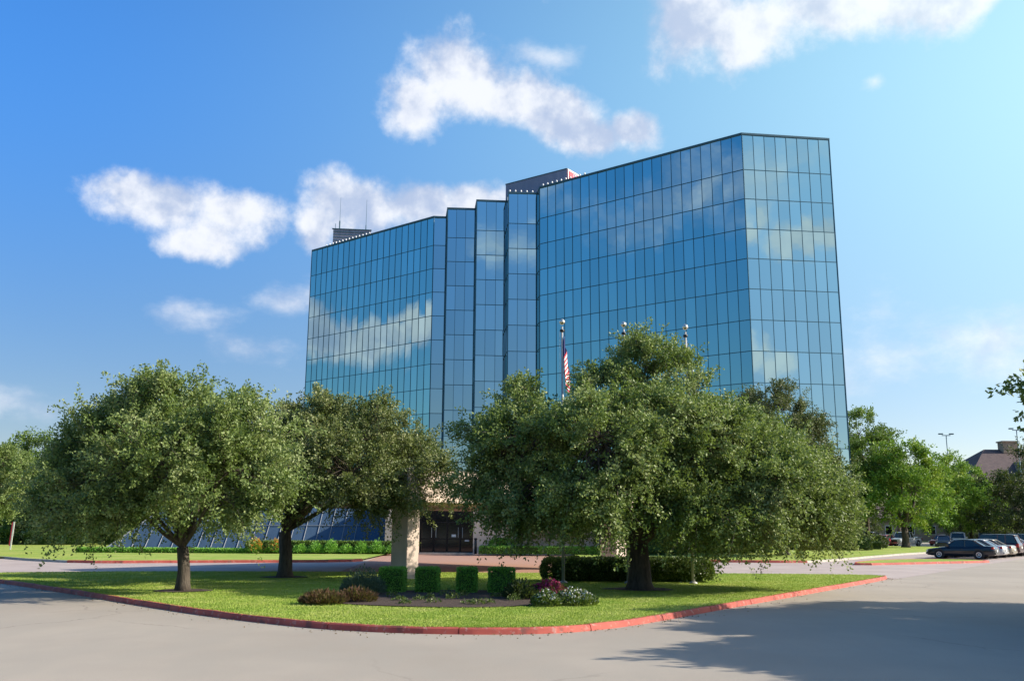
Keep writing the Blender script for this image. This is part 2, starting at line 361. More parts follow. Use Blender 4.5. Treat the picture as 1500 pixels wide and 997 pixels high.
def inpoly(P, poly):
    x, y = P[:,0], P[:,1]; c = np.zeros(len(P), bool); n = len(poly)
    for i in range(n):
        x1,y1 = poly[i]; x2,y2 = poly[(i+1)%n]
        c ^= ((y1>y)!=(y2>y)) & (x < (x2-x1)*(y-y1)/((y2-y1) if y2!=y1 else 1e-9)+x1)
    return c
def smooth_path(P, it=2, closed=False):
    for _ in range(it):
        Q = [] if closed else [P[0]]
        n = len(P)
        for i in range(n if closed else n-1):
            a, b = P[i], P[(i+1)%n]
            Q += [(a[0]*.75+b[0]*.25, a[1]*.75+b[1]*.25), (a[0]*.25+b[0]*.75, a[1]*.25+b[1]*.75)]
        if not closed: Q.append(P[-1])
        P = Q
    return P
def kerb(name, path, m, side=1, z=0.0, h=0.135, wd=0.15):
    # profile swept along path; 'side' +1 puts the lawn on the left of travel
    Q = [path[0]]; J = [0]; run = 0
    for a, b in zip(path, path[1:]):
        a = Vector(a[:2]); b = Vector(b[:2]); L = (b-a).length
        while run+L >= 3.0:
            t = (3.0-run)/L; p = a.lerp(b, t); d = (b-a).normalized()
            for o_, jj in ((-.014,0),(-.012,1),(.012,1),(.014,0)): Q.append(tuple(p+d*o_)); J.append(jj)
            a = p+d*.015; L = (b-a).length; run = 0
        run += L; Q.append((b.x,b.y)); J.append(0)
    path = Q
    n = len(path); mb = MB(); prof = [(-0.03,0),(0.0,h-0.03),(0.03,h),(wd,h),(wd,0)]
    rows = []
    for i, p in enumerate(path):
        a = Vector(path[max(i-1,0)]); b = Vector(path[min(i+1,n-1)]); d = (b-a).normalized(); nn = Vector((-d.y, d.x))*side
        jig = random.uniform(-0.006, 0.006)
        g = J[i]*.022; rows.append([(p[0]+nn.x*(q[0]+jig+(g if k_ < 3 else -g)), p[1]+nn.y*(q[0]+jig+(g if k_ < 3 else -g)), z+q[1]+(jig-g if q[1] else 0)) for k_, q in enumerate(prof)])
    vs = [q for r in rows for q in r]; k = len(prof)
    fs = [(i*k+j, i*k+j+1, (i+1)*k+j+1, (i+1)*k+j) for i in range(n-1) for j in range(k-1)]
    fs += [tuple(range(k)), tuple((n-1)*k+j for j in range(k))]
    mb.add(vs, fs); o = mb.build(name, m); return tag(o, kind='structure')

# ------------------------------------------------------------------ ground, road, lawns
sheet('ground', [(-1500,-1500),(1500,-1500),(1500,1500),(-1500,1500)], -0.05, M['ground'])
sheet('road', [(-260,-80),(160,-80),(160,158),(-10,158),(-10,110),(-260,110)], 0.0, M['asphalt'])
sheet('driveway', [(-150,50),(-22.3,39.6),(16.95,42.0),(32.0,62.6),(45,80),(60,109),(-150,109)], 0.004, M['concrete'])
sheet('brick_paving', [(-8.2,43.9),(2.6,43.9),(6.2,60.5),(4.6,75.5),(-10,75.5),(-9,58)], 0.008, M['brick'])
front = [(-23.6,39.4),(-22.6,38.6),(-19.6,36.3),(-14.4,31.0),(-10.4,26.6),(-7.5,23.6),(-5.3,21.7),(-3.9,20.7),(-2.1,20.05),(0.0,19.95),(1.5,20.5),(3.2,22.4),(5.6,26.0),(8.8,30.6),(13.5,37.4),(16.5,41.8),(16.9,42.7)]
fp = smooth_path(front, 2)
back = [(16.4,43.4),(15.2,43.8),(12.8,44.0),(8.0,44.0),(1.6,43.5),(-7.7,43.6),(-15.2,43.3),(-20.0,42.2),(-23.0,40.8)]
bp = smooth_path(back, 2)
island = fp+bp
kerb('red_kerb', fp, M['kerb_red'], 1)
kerb('kerb', [fp[-1]]+bp+[fp[0]], M['kerb_plain'], 1, h=0.11)
def inset(poly, d):
    n = len(poly); A = sum(poly[i][0]*poly[(i+1)%n][1]-poly[(i+1)%n][0]*poly[i][1] for i in range(n)); sg = 1 if A > 0 else -1
    out = []
    for i in range(n):
        a, b = Vector(poly[i-1]), Vector(poly[(i+1)%n]); t = (b-a).normalized(); out.append((poly[i][0]-t.y*d*sg, poly[i][1]+t.x*d*sg))
    return out
isl_in = inset(island, 0.10)
sheet('lawn', isl_in, 0.125, M['lawn'])
far_edge = [(-150,74),(-33.3,61.5),(-29.5,57.6),(-25.7,54.9),(-23.3,54.3),(-19.6,55.5),(-15,56.6),(-10,58.0),(-9.4,60)]
entry = [(-9.4,74.68),(-9.4,74.7),(4.8,74.7),(5.0,63.5)]
far_r = [(7.5,62.0),(12.5,61.4),(17.0,60.9),(19.2,61.3),(21.5,63.8),(25.8,70),(35.9,84),(46,95),(53,103),(52,112),(40,118)]
L2 = smooth_path(far_edge[:], 1)+entry+smooth_path(far_r, 1)+[(20,160),(-10,200),(-200,200)]
sheet('far_lawn', L2, 0.122, M['lawn'])
kerb('far_kerb', smooth_path(far_edge[1:4], 1), M['kerb_plain'], 1, h=0.14)
kerb('far_red_kerb', smooth_path([far_edge[3]]+far_edge[4:], 1), M['kerb_red'], 1, h=0.16)
kerb('right_red_kerb', smooth_path([entry[-1]]+far_r[:4], 1), M['kerb_red'], 1, h=0.16)
kerb('right_kerb', smooth_path(far_r[3:], 1), M['kerb_plain'], 1, h=0.14)
ri = smooth_path([(20.7,57.1),(26,60),(31.4,63.0),(32.6,64.2),(32.2,66.2),(29.5,67.2),(25.5,65),(22,60.5)], 1, True)
sheet('small_island_lawn', inset(ri,0.08), 0.12, M['lawn'])
kerb('small_island_kerb', ri+[ri[0]], M['kerb_red'], 1, h=0.14)
li = smooth_path([(-50,53),(-31.2,56.0),(-32.0,57.8),(-50,57.5)], 1, True)
sheet('left_median_lawn', inset(li,0.08), 0.12, M['lawn']); kerb('left_median_kerb', li+[li[0]], M['kerb_plain'], 1, h=0.14)
# painted bay lines in the car park
for k in range(9):
    c = Vector((33.0,69.6))+Vector((.643,.766))*(3.0*k); u = Vector((.766,-.643)); 
    mb = MB(); v = Vector((.643,.766))*0.05
    a, b = c-u*2.6, c+u*2.6
    mb.add([(a.x-v.x,a.y-v.y,.008),(b.x-v.x,b.y-v.y,.008),(b.x+v.x,b.y+v.y,.008),(a.x+v.x,a.y+v.y,.008)],[(0,1,2,3)])
    tag(mb.build('bay_line', M['white_paint']), kind='structure')
# grass blades
def grass(name, poly, n, ymax, power, h=0.042, z=0.12):
    xs = [p[0] for p in poly]; ys = [p[1] for p in poly]
    P = np.stack([rng.uniform(min(xs),max(xs),n*3), min(ys)+(ymax-min(ys))*rng.random(n*3)**power], 1)
    P = P[inpoly(P, poly)]
    # keep clear of the planting bed and trunks
    e = ((P[:,0]+1.85)/4.0)**2+((P[:,1]-28.1)/3.35)**2
    P = P[e > 1.0][:n]
    for tx, ty in ((-10.5,30.5),(-9.2,38.7),(4.4,32.4)):
        q = ((P[:,0]-tx)/1.0)**2+((P[:,1]-ty)/1.0)**2; P = P[q > rng.uniform(0.5,1.3,len(P))]
    N = len(P); C = np.column_stack([P, np.full(N, z)])
    D = np.column_stack([rng.normal(0,.45,N), rng.normal(0,.45,N), np.ones(N)])
    patch = 0.5+0.5*np.sin(P[:,0]*0.9+np.sin(P[:,1]*0.7)*2)*np.sin(P[:,1]*0.8+1.3)
    t = np.clip(0.55*rng.random(N)+0.30*patch+.18*(np.sin(P[:,0]*2.7+P[:,1]*1.9)*np.sin(P[:,1]*3.1-P[:,0])), 0, 1)
    return tag(leaf_mesh(name, C, D, h, 0.016, M['blade'], tint=t), 'short green grass covering the lawn island inside the red kerb', 'grass', kind='stuff')
grass('grass', inset(island,0.05), 260000, 46, 1.5)

def litter(name, n):
    t = rng.random(n)*(len(fp)-1); i = t.astype(int); f_ = t-i; A = np.array(fp); P = A[i]*(1-f_[:,None])+A[np.minimum(i+1,len(fp)-1)]*f_[:,None]
    dd = A[np.minimum(i+1,len(fp)-1)]-A[i]; dd = dd/np.maximum(np.linalg.norm(dd,axis=1,keepdims=True),1e-6); off = -rng.exponential(.22,n)-.05
    P = P+np.stack([-dd[:,1],dd[:,0]],1)*off[:,None]
    C = np.column_stack([P, np.full(n,.012)]); D = np.column_stack([rng.normal(size=n),rng.normal(size=n),np.abs(rng.normal(0,.15,n))])
    tag(leaf_mesh(name, C, D, .045, .028, M['litter']), 'dry brown leaves gathered in the gutter along the red kerb', 'leaf litter', kind='stuff')
M['litter'] = leafmat('dry_leaf', [(0.06,0.035,0.02),(0.13,0.08,0.04),(0.22,0.15,0.07)], gloss=.8)
litter('leaf_litter', 600)
# ------------------------------------------------------------------ glass tower
TWR = (4, 125, 0)
tower = empty('office_tower', TWR, 'tall blue mirror glass office tower with stepped bays behind the oaks', 'building')
FP = [(-35.6,157.4),(-12.4,138.7),(-10.5,138.85),(-10.0,134.7),(-5.8,135.0),(-5.4,131.1),(-1.0,131.5),(-0.65,127.8),(3.5,128.1),(3.85,125.7),(28.3,106.8),(39.6,108.3)]
NP = [21, 1, 2, 3, 2, 3, 2, 3, 1, 22, 8]
HT = 50.0; ZL = [0.12]+[3.775*k for k in range(1,13)]+[HT]
BK = [(46.0,131.0),(18,166),(-12,186),(-38,172)]
full = FP+BK
cx = sum(p[0] for p in full)/len(full)
core = inset(full, 0.16)
mb = MB(); mb.prism(core, 0, HT-0.9); mb.build('wall', M['frame'], tower, TWR)
mb = MB()
for i in range(len(full)):
    a, b = full[i], full[(i+1)%len(full)]; ai, bi = inset(full,0.5)[i], inset(full,0.5)[(i+1)%len(full)]
    a, b = inset(full,-.09)[i], inset(full,-.09)[(i+1)%len(full)]; zc = HT-.10
    mb.add([(*a,zc),(*b,zc),(*bi,HT-.9),(*ai,HT-.9),(*a,HT+.12),(*b,HT+.12),(*bi,HT+.12),(*ai,HT+.12)], [(0,1,5,4),(4,5,6,7),(2,3,7,6),(0,3,2,1)])
mb.build('coping', M['coping'], tower, TWR)
mb = MB(); mb.prism(inset(full,0.55), HT-0.85, HT-0.8); mb.build('roof', M['roof'], tower, TWR)
panes = []
def facepanes(a, b, n, seg):
    a = Vector(a); b = Vector(b); d = (b-a); u = d.normalized(); nn = Vector((u.y, -u.x)); w_ = d.length/n
    for j in range(n):
        for k in range(len(ZL)-1):
            p0 = a+u*(w_*j+.028); p1 = a+u*(w_*(j+1)-.028); z0, z1 = ZL[k]+.035, ZL[k+1]-.035
            if k == len(ZL)-2: z1 = HT-.12
            tx, tz = random.gauss(0,.0011)*w_, random.gauss(0,.0012)*(z1-z0)
            q = lambda p, z, e: (p.x+nn.x*e, p.y+nn.y*e, z)
            panes.append((seg, j, k, [q(p0,z0,-tx-tz), q(p1,z0,tx-tz), q(p1,z1,tx+tz), q(p0,z1,-tx+tz)]))
    # mullions and transoms, proud of the glass
    mb = MB()
    for j in range(n+1):
        p = a+u*(w_*j); e = .026 if 0 < j < n else .05
        mb.obox((p.x-u.x*e-nn.x*.10, p.y-u.y*e-nn.y*.10), (u.x,u.y), (nn.x,nn.y), 2*e, .15, 0.1, HT-.05)
    for z in ZL[1:-1]:
        mb.obox((a.x-nn.x*.10, a.y-nn.y*.10), (u.x,u.y), (nn.x,nn.y), d.length, .142, z-.042, z+.042)
    mb.build('glazing_grid', M['frame'], tower, TWR)
for i in range(len(FP)-1): facepanes(FP[i], FP[i+1], NP[i], i)
for i in range(len(BK)):
    a = (FP[-1:]+BK)[i]; b = BK[i]; facepanes(a, b, max(2, int((Vector(b)-Vector(a)).length/1.45)), 20+i)
facepanes(BK[-1], FP[0], 9, 30)
big = [p for p in panes if p[0]==10 and p[2]>=3][:80]+[p for p in panes if p[0]==9 and p[1]>=20 and p[2]>=3][:20]
bigid = set(id(p) for p in big)
def pane_obj(ps, stuff=False):
    me = bpy.data.meshes.new('window_pane'); vs = []; fs = []
    for p in ps:
        o = len(vs); vs += [(x-TWR[0],y-TWR[1],z) for x,y,z in p[3]]; fs.append((o,o+1,o+2,o+3))
    me.from_pydata(vs, [], fs); me.materials.append(M['mirror'])
    at = me.attributes.new('tint','FLOAT','FACE'); at.data.foreach_set('value', rng.random(len(fs)).astype(np.float32))
    o = bpy.data.objects.new('window_pane', me); COL.objects.link(o); o.parent = tower
    if stuff: o['kind'] = 'stuff'
for p in big: pane_obj([p])
pane_obj([p for p in panes if id(p) not in bigid], True)
# small white bulbs along the parapet
def bulbs(a, b, t0, t1, n):
    a = Vector(a); b = Vector(b)
    for i in range(n):
        p = a.lerp(b, t0+(t1-t0)*i/(n-1)); mb = MB()
        mb.lathe([(.02,0),(.09,.05),(.13,.17),(.10,.28),(.02,.34)], (p.x, p.y+.05, HT+.12), sides=8); mb.build('parapet_bulb', M['bulb'], tower, TWR, smooth=True)
bulbs(FP[0], FP[1], .13, .50, 14); bulbs(FP[7], FP[8], .05, .85, 5); bulbs(FP[9], FP[10], .02, .25, 10)
# right penthouse with its red sign
PU = Vector((.809,-.588)); PV = Vector((.588,.809))
c0 = Vector((-1.1,135.1)); LP = 11.2; pz = (c0.x, c0.y, HT-.8)
pent = MB(); pent.obox(c0, PU, PV, LP, 8.0, HT-.8, 54.0)
ph = pent.build('penthouse', M['penthouse'], tower, TWR)
mb = MB(); mb.obox(c0-PU*.06-PV*.06, PU, PV, LP+.12, 8.12, 54.0, 54.12); mb.build('cap', M['coping'], ph, (0,0,0))
e0 = c0+PU*LP
SG = (e0.x, e0.y, HT+.2)
sign = empty('roof_sign', SG, 'red and white lettered sign on the end of the roof penthouse', 'sign')
mb = MB(); mb.obox(e0+PU*.003, PU, PV, .16, 7.6, HT+.2, 53.95); mb.build('sign_board', M['sign_pink'], sign, SG)
mb = MB(); mb.obox(e0+PU*.165, PU, PV, .06, 7.6, 53.75, 53.98); mb.obox(e0+PU*.165, PU, PV, .06, .18, HT+.2, 53.745); mb.build('sign_border', M['white_paint'], sign, SG)
def sgn(v0, v1, z0, z1): 
    mb = MB(); mb.obox(e0+PU*.165+PV*v0, PU, PV, .12, v1-v0, z0, z1); return mb
k = sgn(.3,1.3,HT+.5,53.6); k.build('letter', M['red_sign'], sign, SG)
k = sgn(2.0,2.8,HT+.5,53.5)
for a_, b_, c_, d_ in ((2.803,4.4,52.9,53.5),(2.803,4.4,51.6,52.2),(4.403,5.0,51.8,53.3)):
    q = sgn(a_,b_,c_,d_); k.add(q.v, q.f)
k.build('letter', M['red_sign'], sign, SG)
# left penthouse, louvred
ph2 = MB(); ph2.prism([(-32.0,157.4),(-25.4,158.2),(-26,163),(-32.6,162.2)], HT-.8, 54.0); ph2 = ph2.build('penthouse', M['penthouse'], tower, TWR)
mb = MB()
for i in range(7): mb.obox((-32.0,157.34-.02), (.9927,.1203), (.1203,-.9927), 6.6, .08, HT+.2+i*.55, HT+.32+i*.55)
mb.prism([(-32.2,157.2),(-25.3,158.0),(-25.3,158.4),(-32.2,157.6)], 54.003, 54.15)
q = mb.build('louvres', M['coping'], ph2, (0,0,0)); q.location = (-4,-125,0)
ph.children[0].location = (-4,-125,0)
for (x, y, z0, z1, r) in ((-31.0,157.9,54.15,55.6,.10),(-31.0,157.9,55.6,60.2,.03),(-31.9,158.2,54.15,55.2,.05),(-26.4,158.6,54.15,58.9,.05),(-26.4,158.6,58.9,61.5,.025)):
    pass
for (x, y, zs) in ((-31.0,157.9,[(54.15,.12),(55.7,.12),(55.75,.035),(60.2,.02)]),(-31.8,158.2,[(54.15,.05),(55.3,.05)]),(-26.4,158.6,[(54.15,.10),(55.2,.08),(55.25,.045),(60.0,.025)])):
    mb = MB(); mb.tube([(x,y,z) for z,_ in zs], [r for _,r in zs], 6)
    tag(mb.build('antenna', M['coping']), {-31.0:'thick based whip antenna on the left roof penthouse',-31.8:'shortest antenna at the left penthouse corner',-26.4:'tall thin whip antenna at the right end of the left penthouse'}[x], 'antenna')
# ------------------------------------------------------------------ sloped glass atrium
AT = (-21, 77, 0)
atr = empty('sloped_atrium', AT, 'low sloping blue glass atrium with pale glazing bars left of entrance', 'building')
bx0, by0, bx1, by1 = -33.0, 76.6, -10.0, 78.4
H1 = 4.6; ins = 4.4
A_ = Vector((bx0,by0,.12)); B_ = Vector((bx1,by1,.12)); A2 = Vector((bx0+ins,by0+ins,H1)); B2 = Vector((bx1,by1+ins,H1)); C_ = Vector((bx0,by0+26,.12)); C2 = Vector((bx0+ins,by0+22,H1))
mb = MB(); mb.add([A_,B_,B2,A2],[(0,1,2,3)]); mb.build('front_glass', M['skylight'], atr, AT)
mb = MB(); mb.add([C_,A_,A2,C2],[(0,1,2,3)]); mb.build('side_glass', M['skylight'], atr, AT)
mb = MB(); mb.prism([(A2.x,A2.y),(B2.x,B2.y),(B2.x,104),(A2.x,C2.y)], .1, H1); mb.build('roof', M['roof'], atr, AT)
nb = 22
for i in range(nb+1):
    t = i/nb; p = A_.lerp(B_, t); u = (B_-A_).normalized(); s = Vector((0,ins,H1-.12))
    # left of the hip the bars stop on the hip line
    x_off = t*(B_-A_).length
    f = min(1, x_off/ins) if x_off > 0.01 else 0
    if f <= 0: continue
    q = p+s*f; off = Vector((0,-.035,.035))
    mb = MB(); mb.tube([p+off, q+off], .04, 4); mb.build('glazing_bar', M['bar'], atr, AT)
for f in (.455, 1.0):
    mb = MB(); p = A_+Vector((ins*f,ins*f,(H1-.12)*f)); q = B_+Vector((0,ins*f,(H1-.12)*f)); off = Vector((0,-.03,.03)); mb.tube([p+off,q+off], .035, 4); mb.build('glazing_rail', M['bar'], atr, AT)
mb = MB(); mb.tube([A_+Vector((-.03,-.03,.03)), A2+Vector((-.03,-.03,.03))], .06, 6); mb.build('hip_bar', M['bar'], atr, AT)
for i in range(1,18):
    p = A_.lerp(C_, i/18); f = min(1, (i/18*26)/ins, (26-i/18*26)/4.0); q = p+Vector((ins*f,0,(H1-.12)*f)); mb = MB(); mb.tube([p+Vector((-.035,0,.035)),q+Vector((-.035,0,.035))], .04, 4); mb.build('glazing_bar', M['bar'], atr, AT)
# ------------------------------------------------------------------ entrance pavilion (lobby) with recessed doors
LB = (0, 74.7, 0)
lob = empty('entrance_pavilion', LB, 'beige rendered entrance pavilion with dark recessed doors', 'building')
mb = MB(); mb.box(-3.0,13.0,74.7,75.1,0,5.3); mb.box(-9.99,-7.3,74.7,75.1,0,5.3); mb.box(-7.3,-3.0,74.7,75.1,3.75,5.3)
mb.box(12.6,13.0,75.1,104,0,5.3); mb.box(-9.99,-9.6,75.1,82,0,5.3); mb.box(-9.99,-9.6,82,104,0,5.3)
mb.build('wall', M['stucco'], lob, LB)
mb = MB(); mb.box(-9.6,12.6,75.1,104,5.0,5.15); mb.build('roof', M['roof'], lob, LB)
mb = MB(); mb.box(-9.6,-7.3,75.1,79.0,.12,5); mb.box(-3.0,-2.8,75.1,79.0,.12,5); mb.box(-7.3,-3.0,79.0,79.3,.12,5); mb.build('vestibule', mat('vestibule_dark', (0.035,0.03,0.028), 0.8), lob, LB)
mb = MB(); mb.box(-7.3,-3.0,74.7,79.0,.02,.14); mb.build('step', M['kerb_plain'], lob, LB)
gy = 75.9
for i, x in enumerate((-7.28,-6.2,-5.13,-4.06)):
    dr = MB(); x1 = x+1.05
    for a_ in ((x,x+.07,.14,3.75),(x1-.07,x1,.14,3.75)): dr.box(a_[0],a_[1],gy-.04,gy+.04,a_[2],a_[3])
    for z_ in (.14,2.45,3.66,1.15): dr.box(x+.07,x1-.07,gy-.035,gy+.035,z_,z_+.09)
    d_ = dr.build('door', M['door_frame'], lob, LB)
    g_ = MB(); g_.box(x+.07,x1-.07,gy-.006,gy+.006,.23,3.66); g_.build('pane', M['dark_glass'], d_, LB)
    h_ = MB(); hx = x1-.16 if i%2==0 else x+.16; h_.tube([(hx,gy-.09,1.3),(hx,gy-.09,2.1)], .025, 8); h_.tube([(hx,gy-.09,1.35),(hx,gy-.02,1.35)],.015,6); h_.tube([(hx,gy-.09,2.05),(hx,gy-.02,2.05)],.015,6); h_.build('handle', M['silver'], d_, LB)
    nt_ = MB(); nt_.box(x+.35,x+.7,gy-.052,gy-.038,1.0 if i==3 else 1.35,1.13 if i==3 else 1.55)
    if i >= 2: nt_.build('notice', M['plate'], d_, LB)
# ------------------------------------------------------------------ porte-cochere canopy
E1 = Vector((.643,.766)); E2 = Vector((-.766,.643)); K0 = Vector((-4.15,37.7))
CN = (K0.x, K0.y, 0)
cano = empty('entrance_canopy', CN, 'beige drive-through canopy on thick columns in front of doors', 'canopy')
Z0, Z1 = 3.30, 4.50; LA, LBm = 17.6, 14.0; O = K0-E1*.25-E2*.25
mb = MB()
mb.obox(O, E1, E2, LA, .5, Z0, Z1); mb.obox(O+E2*(LBm-.5), E1, E2, LA, .5, Z0, Z1)
mb.obox(O+E2*.5, E1, E2, .5, LBm-1.0, Z0, Z1); mb.obox(O+E1*(LA-.5)+E2*.5, E1, E2, .5, LBm-1.0, Z0, Z1)
mb.build('fascia', M['stucco'], cano, CN)
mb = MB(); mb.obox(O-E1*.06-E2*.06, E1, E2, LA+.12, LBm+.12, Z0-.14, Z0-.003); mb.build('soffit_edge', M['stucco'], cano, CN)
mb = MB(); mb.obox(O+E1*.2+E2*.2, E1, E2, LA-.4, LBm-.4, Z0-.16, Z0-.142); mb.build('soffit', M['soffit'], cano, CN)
mb = MB(); mb.obox(O+E1*.5+E2*.5, E1, E2, LA-1, LBm-1, Z1-.5, Z1-.4); mb.build('roof', M['roof'], cano, CN)
def column(p, a, b, flare=0):
    mb = MB()
    if flare:
        q = [p, p+E1*a, p+E1*a+E2*b, p+E2*b]; r_ = [p-E1*0-E2*0, p+E1*(a+flare)-E2*0, p+E1*(a+flare)+E2*b, p+E2*b]
        vs = [(v.x,v.y,0.01) for v in r_]+[(v.x,v.y,1.9) for v in q]+[(v.x,v.y,Z0-.165) for v in q]
        fs = [(0,3,2,1),(8,9,10,11)]
        for l in (0,4): fs += [(l+i, l+(i+1)%4, l+4+(i+1)%4, l+4+i) for i in range(4)]
        mb.add(vs, fs)
    else: mb.obox(p, E1, E2, a, b, 0.01, Z0-.165)
    c = mb.build('column', M['stucco'], cano, CN, bevel=.012)
    m2 = MB(); m2.obox(p-E1*.02-E2*.02, E1, E2, a+.04+(flare), b+.04, .012, .30); m2.build('plinth', M['kerb_plain'], c, CN)
column(K0, .66, .92); column(K0+E1*15.0, .9, 1.0, 1.0);

# ------------------------------------------------------------------ trees
def unit(n):
    v = rng.normal(size=(n,3)); return v/np.linalg.norm(v, axis=1, keepdims=True)
def make_tree(name, base, fork, lobes, label, cat='tree', group=None, trunk_r=.24, nclump=220, ntwig=9, nleaf=50, twig=.85, leaf=(.10,.055), lm='oak_leaf', droop=.15, up=.35, ydepth=1.0, zmin=1.0, limbs=None, lean=(0,0), spread=.10, flare=1.6, ctr=None):
    base = np.array(base, float); root = empty(name, tuple(base), label, cat, group)
    lob = np.array([(x,y,z,r,rz) for x,y,z,r,rz in lobes], float); lob[:,:3] -= base if ctr is None else 0
    fork = np.array(fork, float)-base
    if cat == 'tree' and lm.startswith('oak'): lob[:,3:] = np.maximum(lob[:,3:]-.28, .45)
    top = lob[:,2] > 5.0
    if lm.startswith('oak') and base[1] < 42: lob[top,2] -= .30
    cc = lob[:,:3].mean(0)
    area = lob[:,3]**2+lob[:,3]*lob[:,4]; pr = area/area.sum()
    clumps = []; outs = []
    while len(clumps) < nclump:
        i = rng.choice(len(lob), p=pr); d = unit(1)[0]
        if d[2] < -.55 and rng.random() < .7: continue
        fr = rng.uniform(.55,1.0)**.6
        p = lob[i,:3]+d*fr*np.array([lob[i,3]*.92, lob[i,3]*ydepth*.92, lob[i,4]*.92])
        if p[2] < zmin: continue
        q = np.sqrt((((p-lob[:,:3])/np.stack([lob[:,3],lob[:,3]*ydepth,lob[:,4]],1))**2).sum(1))
        if (q < .45).any(): continue
        q3 = p+base
        if math.sin(1.9*q3[0]+1)*math.sin(1.7*q3[1]+2)*math.sin(2.3*q3[2]+.5) > (.10 if base[0] < 18 else 2) and rng.random() < .93: continue
        o = d*.6+(p-cc)/np.linalg.norm(p-cc)*.5; clumps.append(p); outs.append(o/np.linalg.norm(o))
    clumps = np.array(clumps); outs = np.array(outs)
    wood = MB(); nodes = []
    # trunk
    tp = [np.array([0,0,-.1]), np.array([0,0,.25])*1.0, fork*.5+np.array([.04,.02,0]), fork]
    wood.tube(tp, [trunk_r*flare, trunk_r*1.15, trunk_r, trunk_r*.95], 12)
    # limbs to lobes
    order = np.argsort(-area)
    LB_ = limbs if limbs else [lob[i,:3]*[1,1,1] for i in order[:11]]
    for j, t in enumerate(LB_):
        t = np.array(t, float); L = np.linalg.norm(t-fork); pts = []; n = 7
        side = rng.normal(size=3)*L*.05
        for k in range(n+1):
            s = k/n; p = fork*(1-s)+t*s; p = p+np.array([0,0,1])*L*.13*math.sin(math.pi*s)*(1 if t[2] > fork[2]+1 else .6)+side*math.sin(math.pi*s*1.6)
            pts.append(p)
        r0 = trunk_r*(.62 if j < 4 else .42); rad = [r0*(1-s/n*.82) for s in range(n+1)]
        wood.tube(pts, rad, 7, cap=False); nodes += [(p, r) for p, r in zip(pts[1:], rad[1:])]
    NP_ = np.array([p for p,_ in nodes]); NR = np.array([r for _,r in nodes])
    for c, o in zip(clumps, outs):
        d = np.linalg.norm(NP_-c, axis=1)+np.maximum(0, NP_[:,2]-c[2])*.4; i = int(d.argmin()); p = NP_[i]
        L = np.linalg.norm(c-p)
        m1 = p*.6+c*.4+rng.normal(size=3)*L*.07+np.array([0,0,L*.06]); m2 = p*.25+c*.75+rng.normal(size=3)*L*.05
        r = min(NR[i]*.7, .02+.018*L)
        wood.tube([p,m1,m2,c], [r,r*.7,r*.5,r*.3], 5, cap=False)
    # twigs
    nt = nclump*ntwig
    ci = np.repeat(np.arange(nclump), ntwig)
    vig = rng.uniform(.75,1.3,nclump)[ci]
    D = outs[ci]*.75+unit(nt)*.75+np.array([0,0,up]); low = (clumps[ci][:,2] < cc[2]-.4); D[low,2] -= droop*2+up
    D /= np.linalg.norm(D, axis=1, keepdims=True); Lt = twig*rng.uniform(.5,1.25,nt)*vig*np.where(rng.random(nt) < .13, 1.5, 1.0)
    P0 = clumps[ci]+rng.normal(size=(nt,3))*.12
    for k in range(0, nt, 2):
        a = P0[k]; b = a+D[k]*Lt[k]*.9+np.array([0,0,-droop*(.9*Lt[k])**2]); wood.tube([a,(a+b)/2+rng.normal(size=3)*.03,b], [.012,.009,.004], 3, cap=False)
    # leaves
    N = nt*nleaf; ti = np.repeat(np.arange(nt), nleaf)
    s = rng.uniform(.08,1.05,N)**.8
    sag = np.zeros((N,3)); sag[:,2] = -droop*(s*Lt[ti])**2
    C = P0[ti]+D[ti]*(s*Lt[ti])[:,None]+sag+rng.normal(size=(N,3))*(spread*(1.15-.6*s))[:,None]
    LD = D[ti]*.6+unit(N)*.9
    tint = np.clip(.42*rng.random(N)+.58*rng.random(nclump)[ci][ti]**1.25, 0, 1)
    keep = C[:,2] > .35
    wo_ = wood.build('trunk', M['bark'], root, smooth=True)
    leaf_mesh('crown', C[keep], LD[keep], leaf[0], leaf[1], M[lm], root, tint[keep])
    return root
T1=[(-11.53,30.52,5.98,1.89,1.42),(-9.26,29.58,5.32,1.89,1.42),(-13.7,31.47,5.04,1.89,1.32),(-13.93,31.0,3.81,1.42,1.23),(-10.58,28.44,4.0,1.98,1.32),(-8.6,28.63,3.62,1.8,1.51),(-8.03,31.0,5.13,1.04,1.23),(-14.44,31.94,3.15,1.19,1.04),(-12.38,29.11,3.43,1.51,1.04),(-11.81,33.36,5.32,2.27,1.51),(-13.99,33.55,4.09,2.27,1.51),(-10.21,33.17,4.09,1.98,1.51),(-13.99,30.05,4.66,1.23,1.04),(-9.64,29.58,2.86,1.32,0.66),(-13.95,29.77,2.96,1.51,0.94),(-12.66,28.82,2.86,1.32,0.76),(-14.54,31.18,2.67,1.19,0.85),(-11.34,32.6,3.43,1.7,1.04),(-8.22,29.11,3.43,1.23,0.76),(-10.39,33.55,3.15,1.42,0.94)]
T2=[(-8.03,38.74,6.26,2.17,1.7),(-5.76,38.27,5.79,2.08,1.61),(-4.25,39.22,4.75,1.23,1.51),(-6.71,36.67,4.28,2.17,1.61),(-8.69,37.61,4.37,1.7,1.7),(-5.1,37.8,3.43,1.42,1.13),(-3.12,38.74,4.18,0.85,0.76),(-6.99,41.11,5.79,2.17,1.7),(-9.36,40.82,5.98,1.7,1.51),(-9.64,37.8,3.71,1.23,1.04),(-5.1,40.82,4.56,1.51,1.32),(-4.2,37.2,3.8,1.2,1.1),(-3.1,37.2,4.0,1.0,0.95),(-5.3,37.6,3.7,1.2,1.0)]
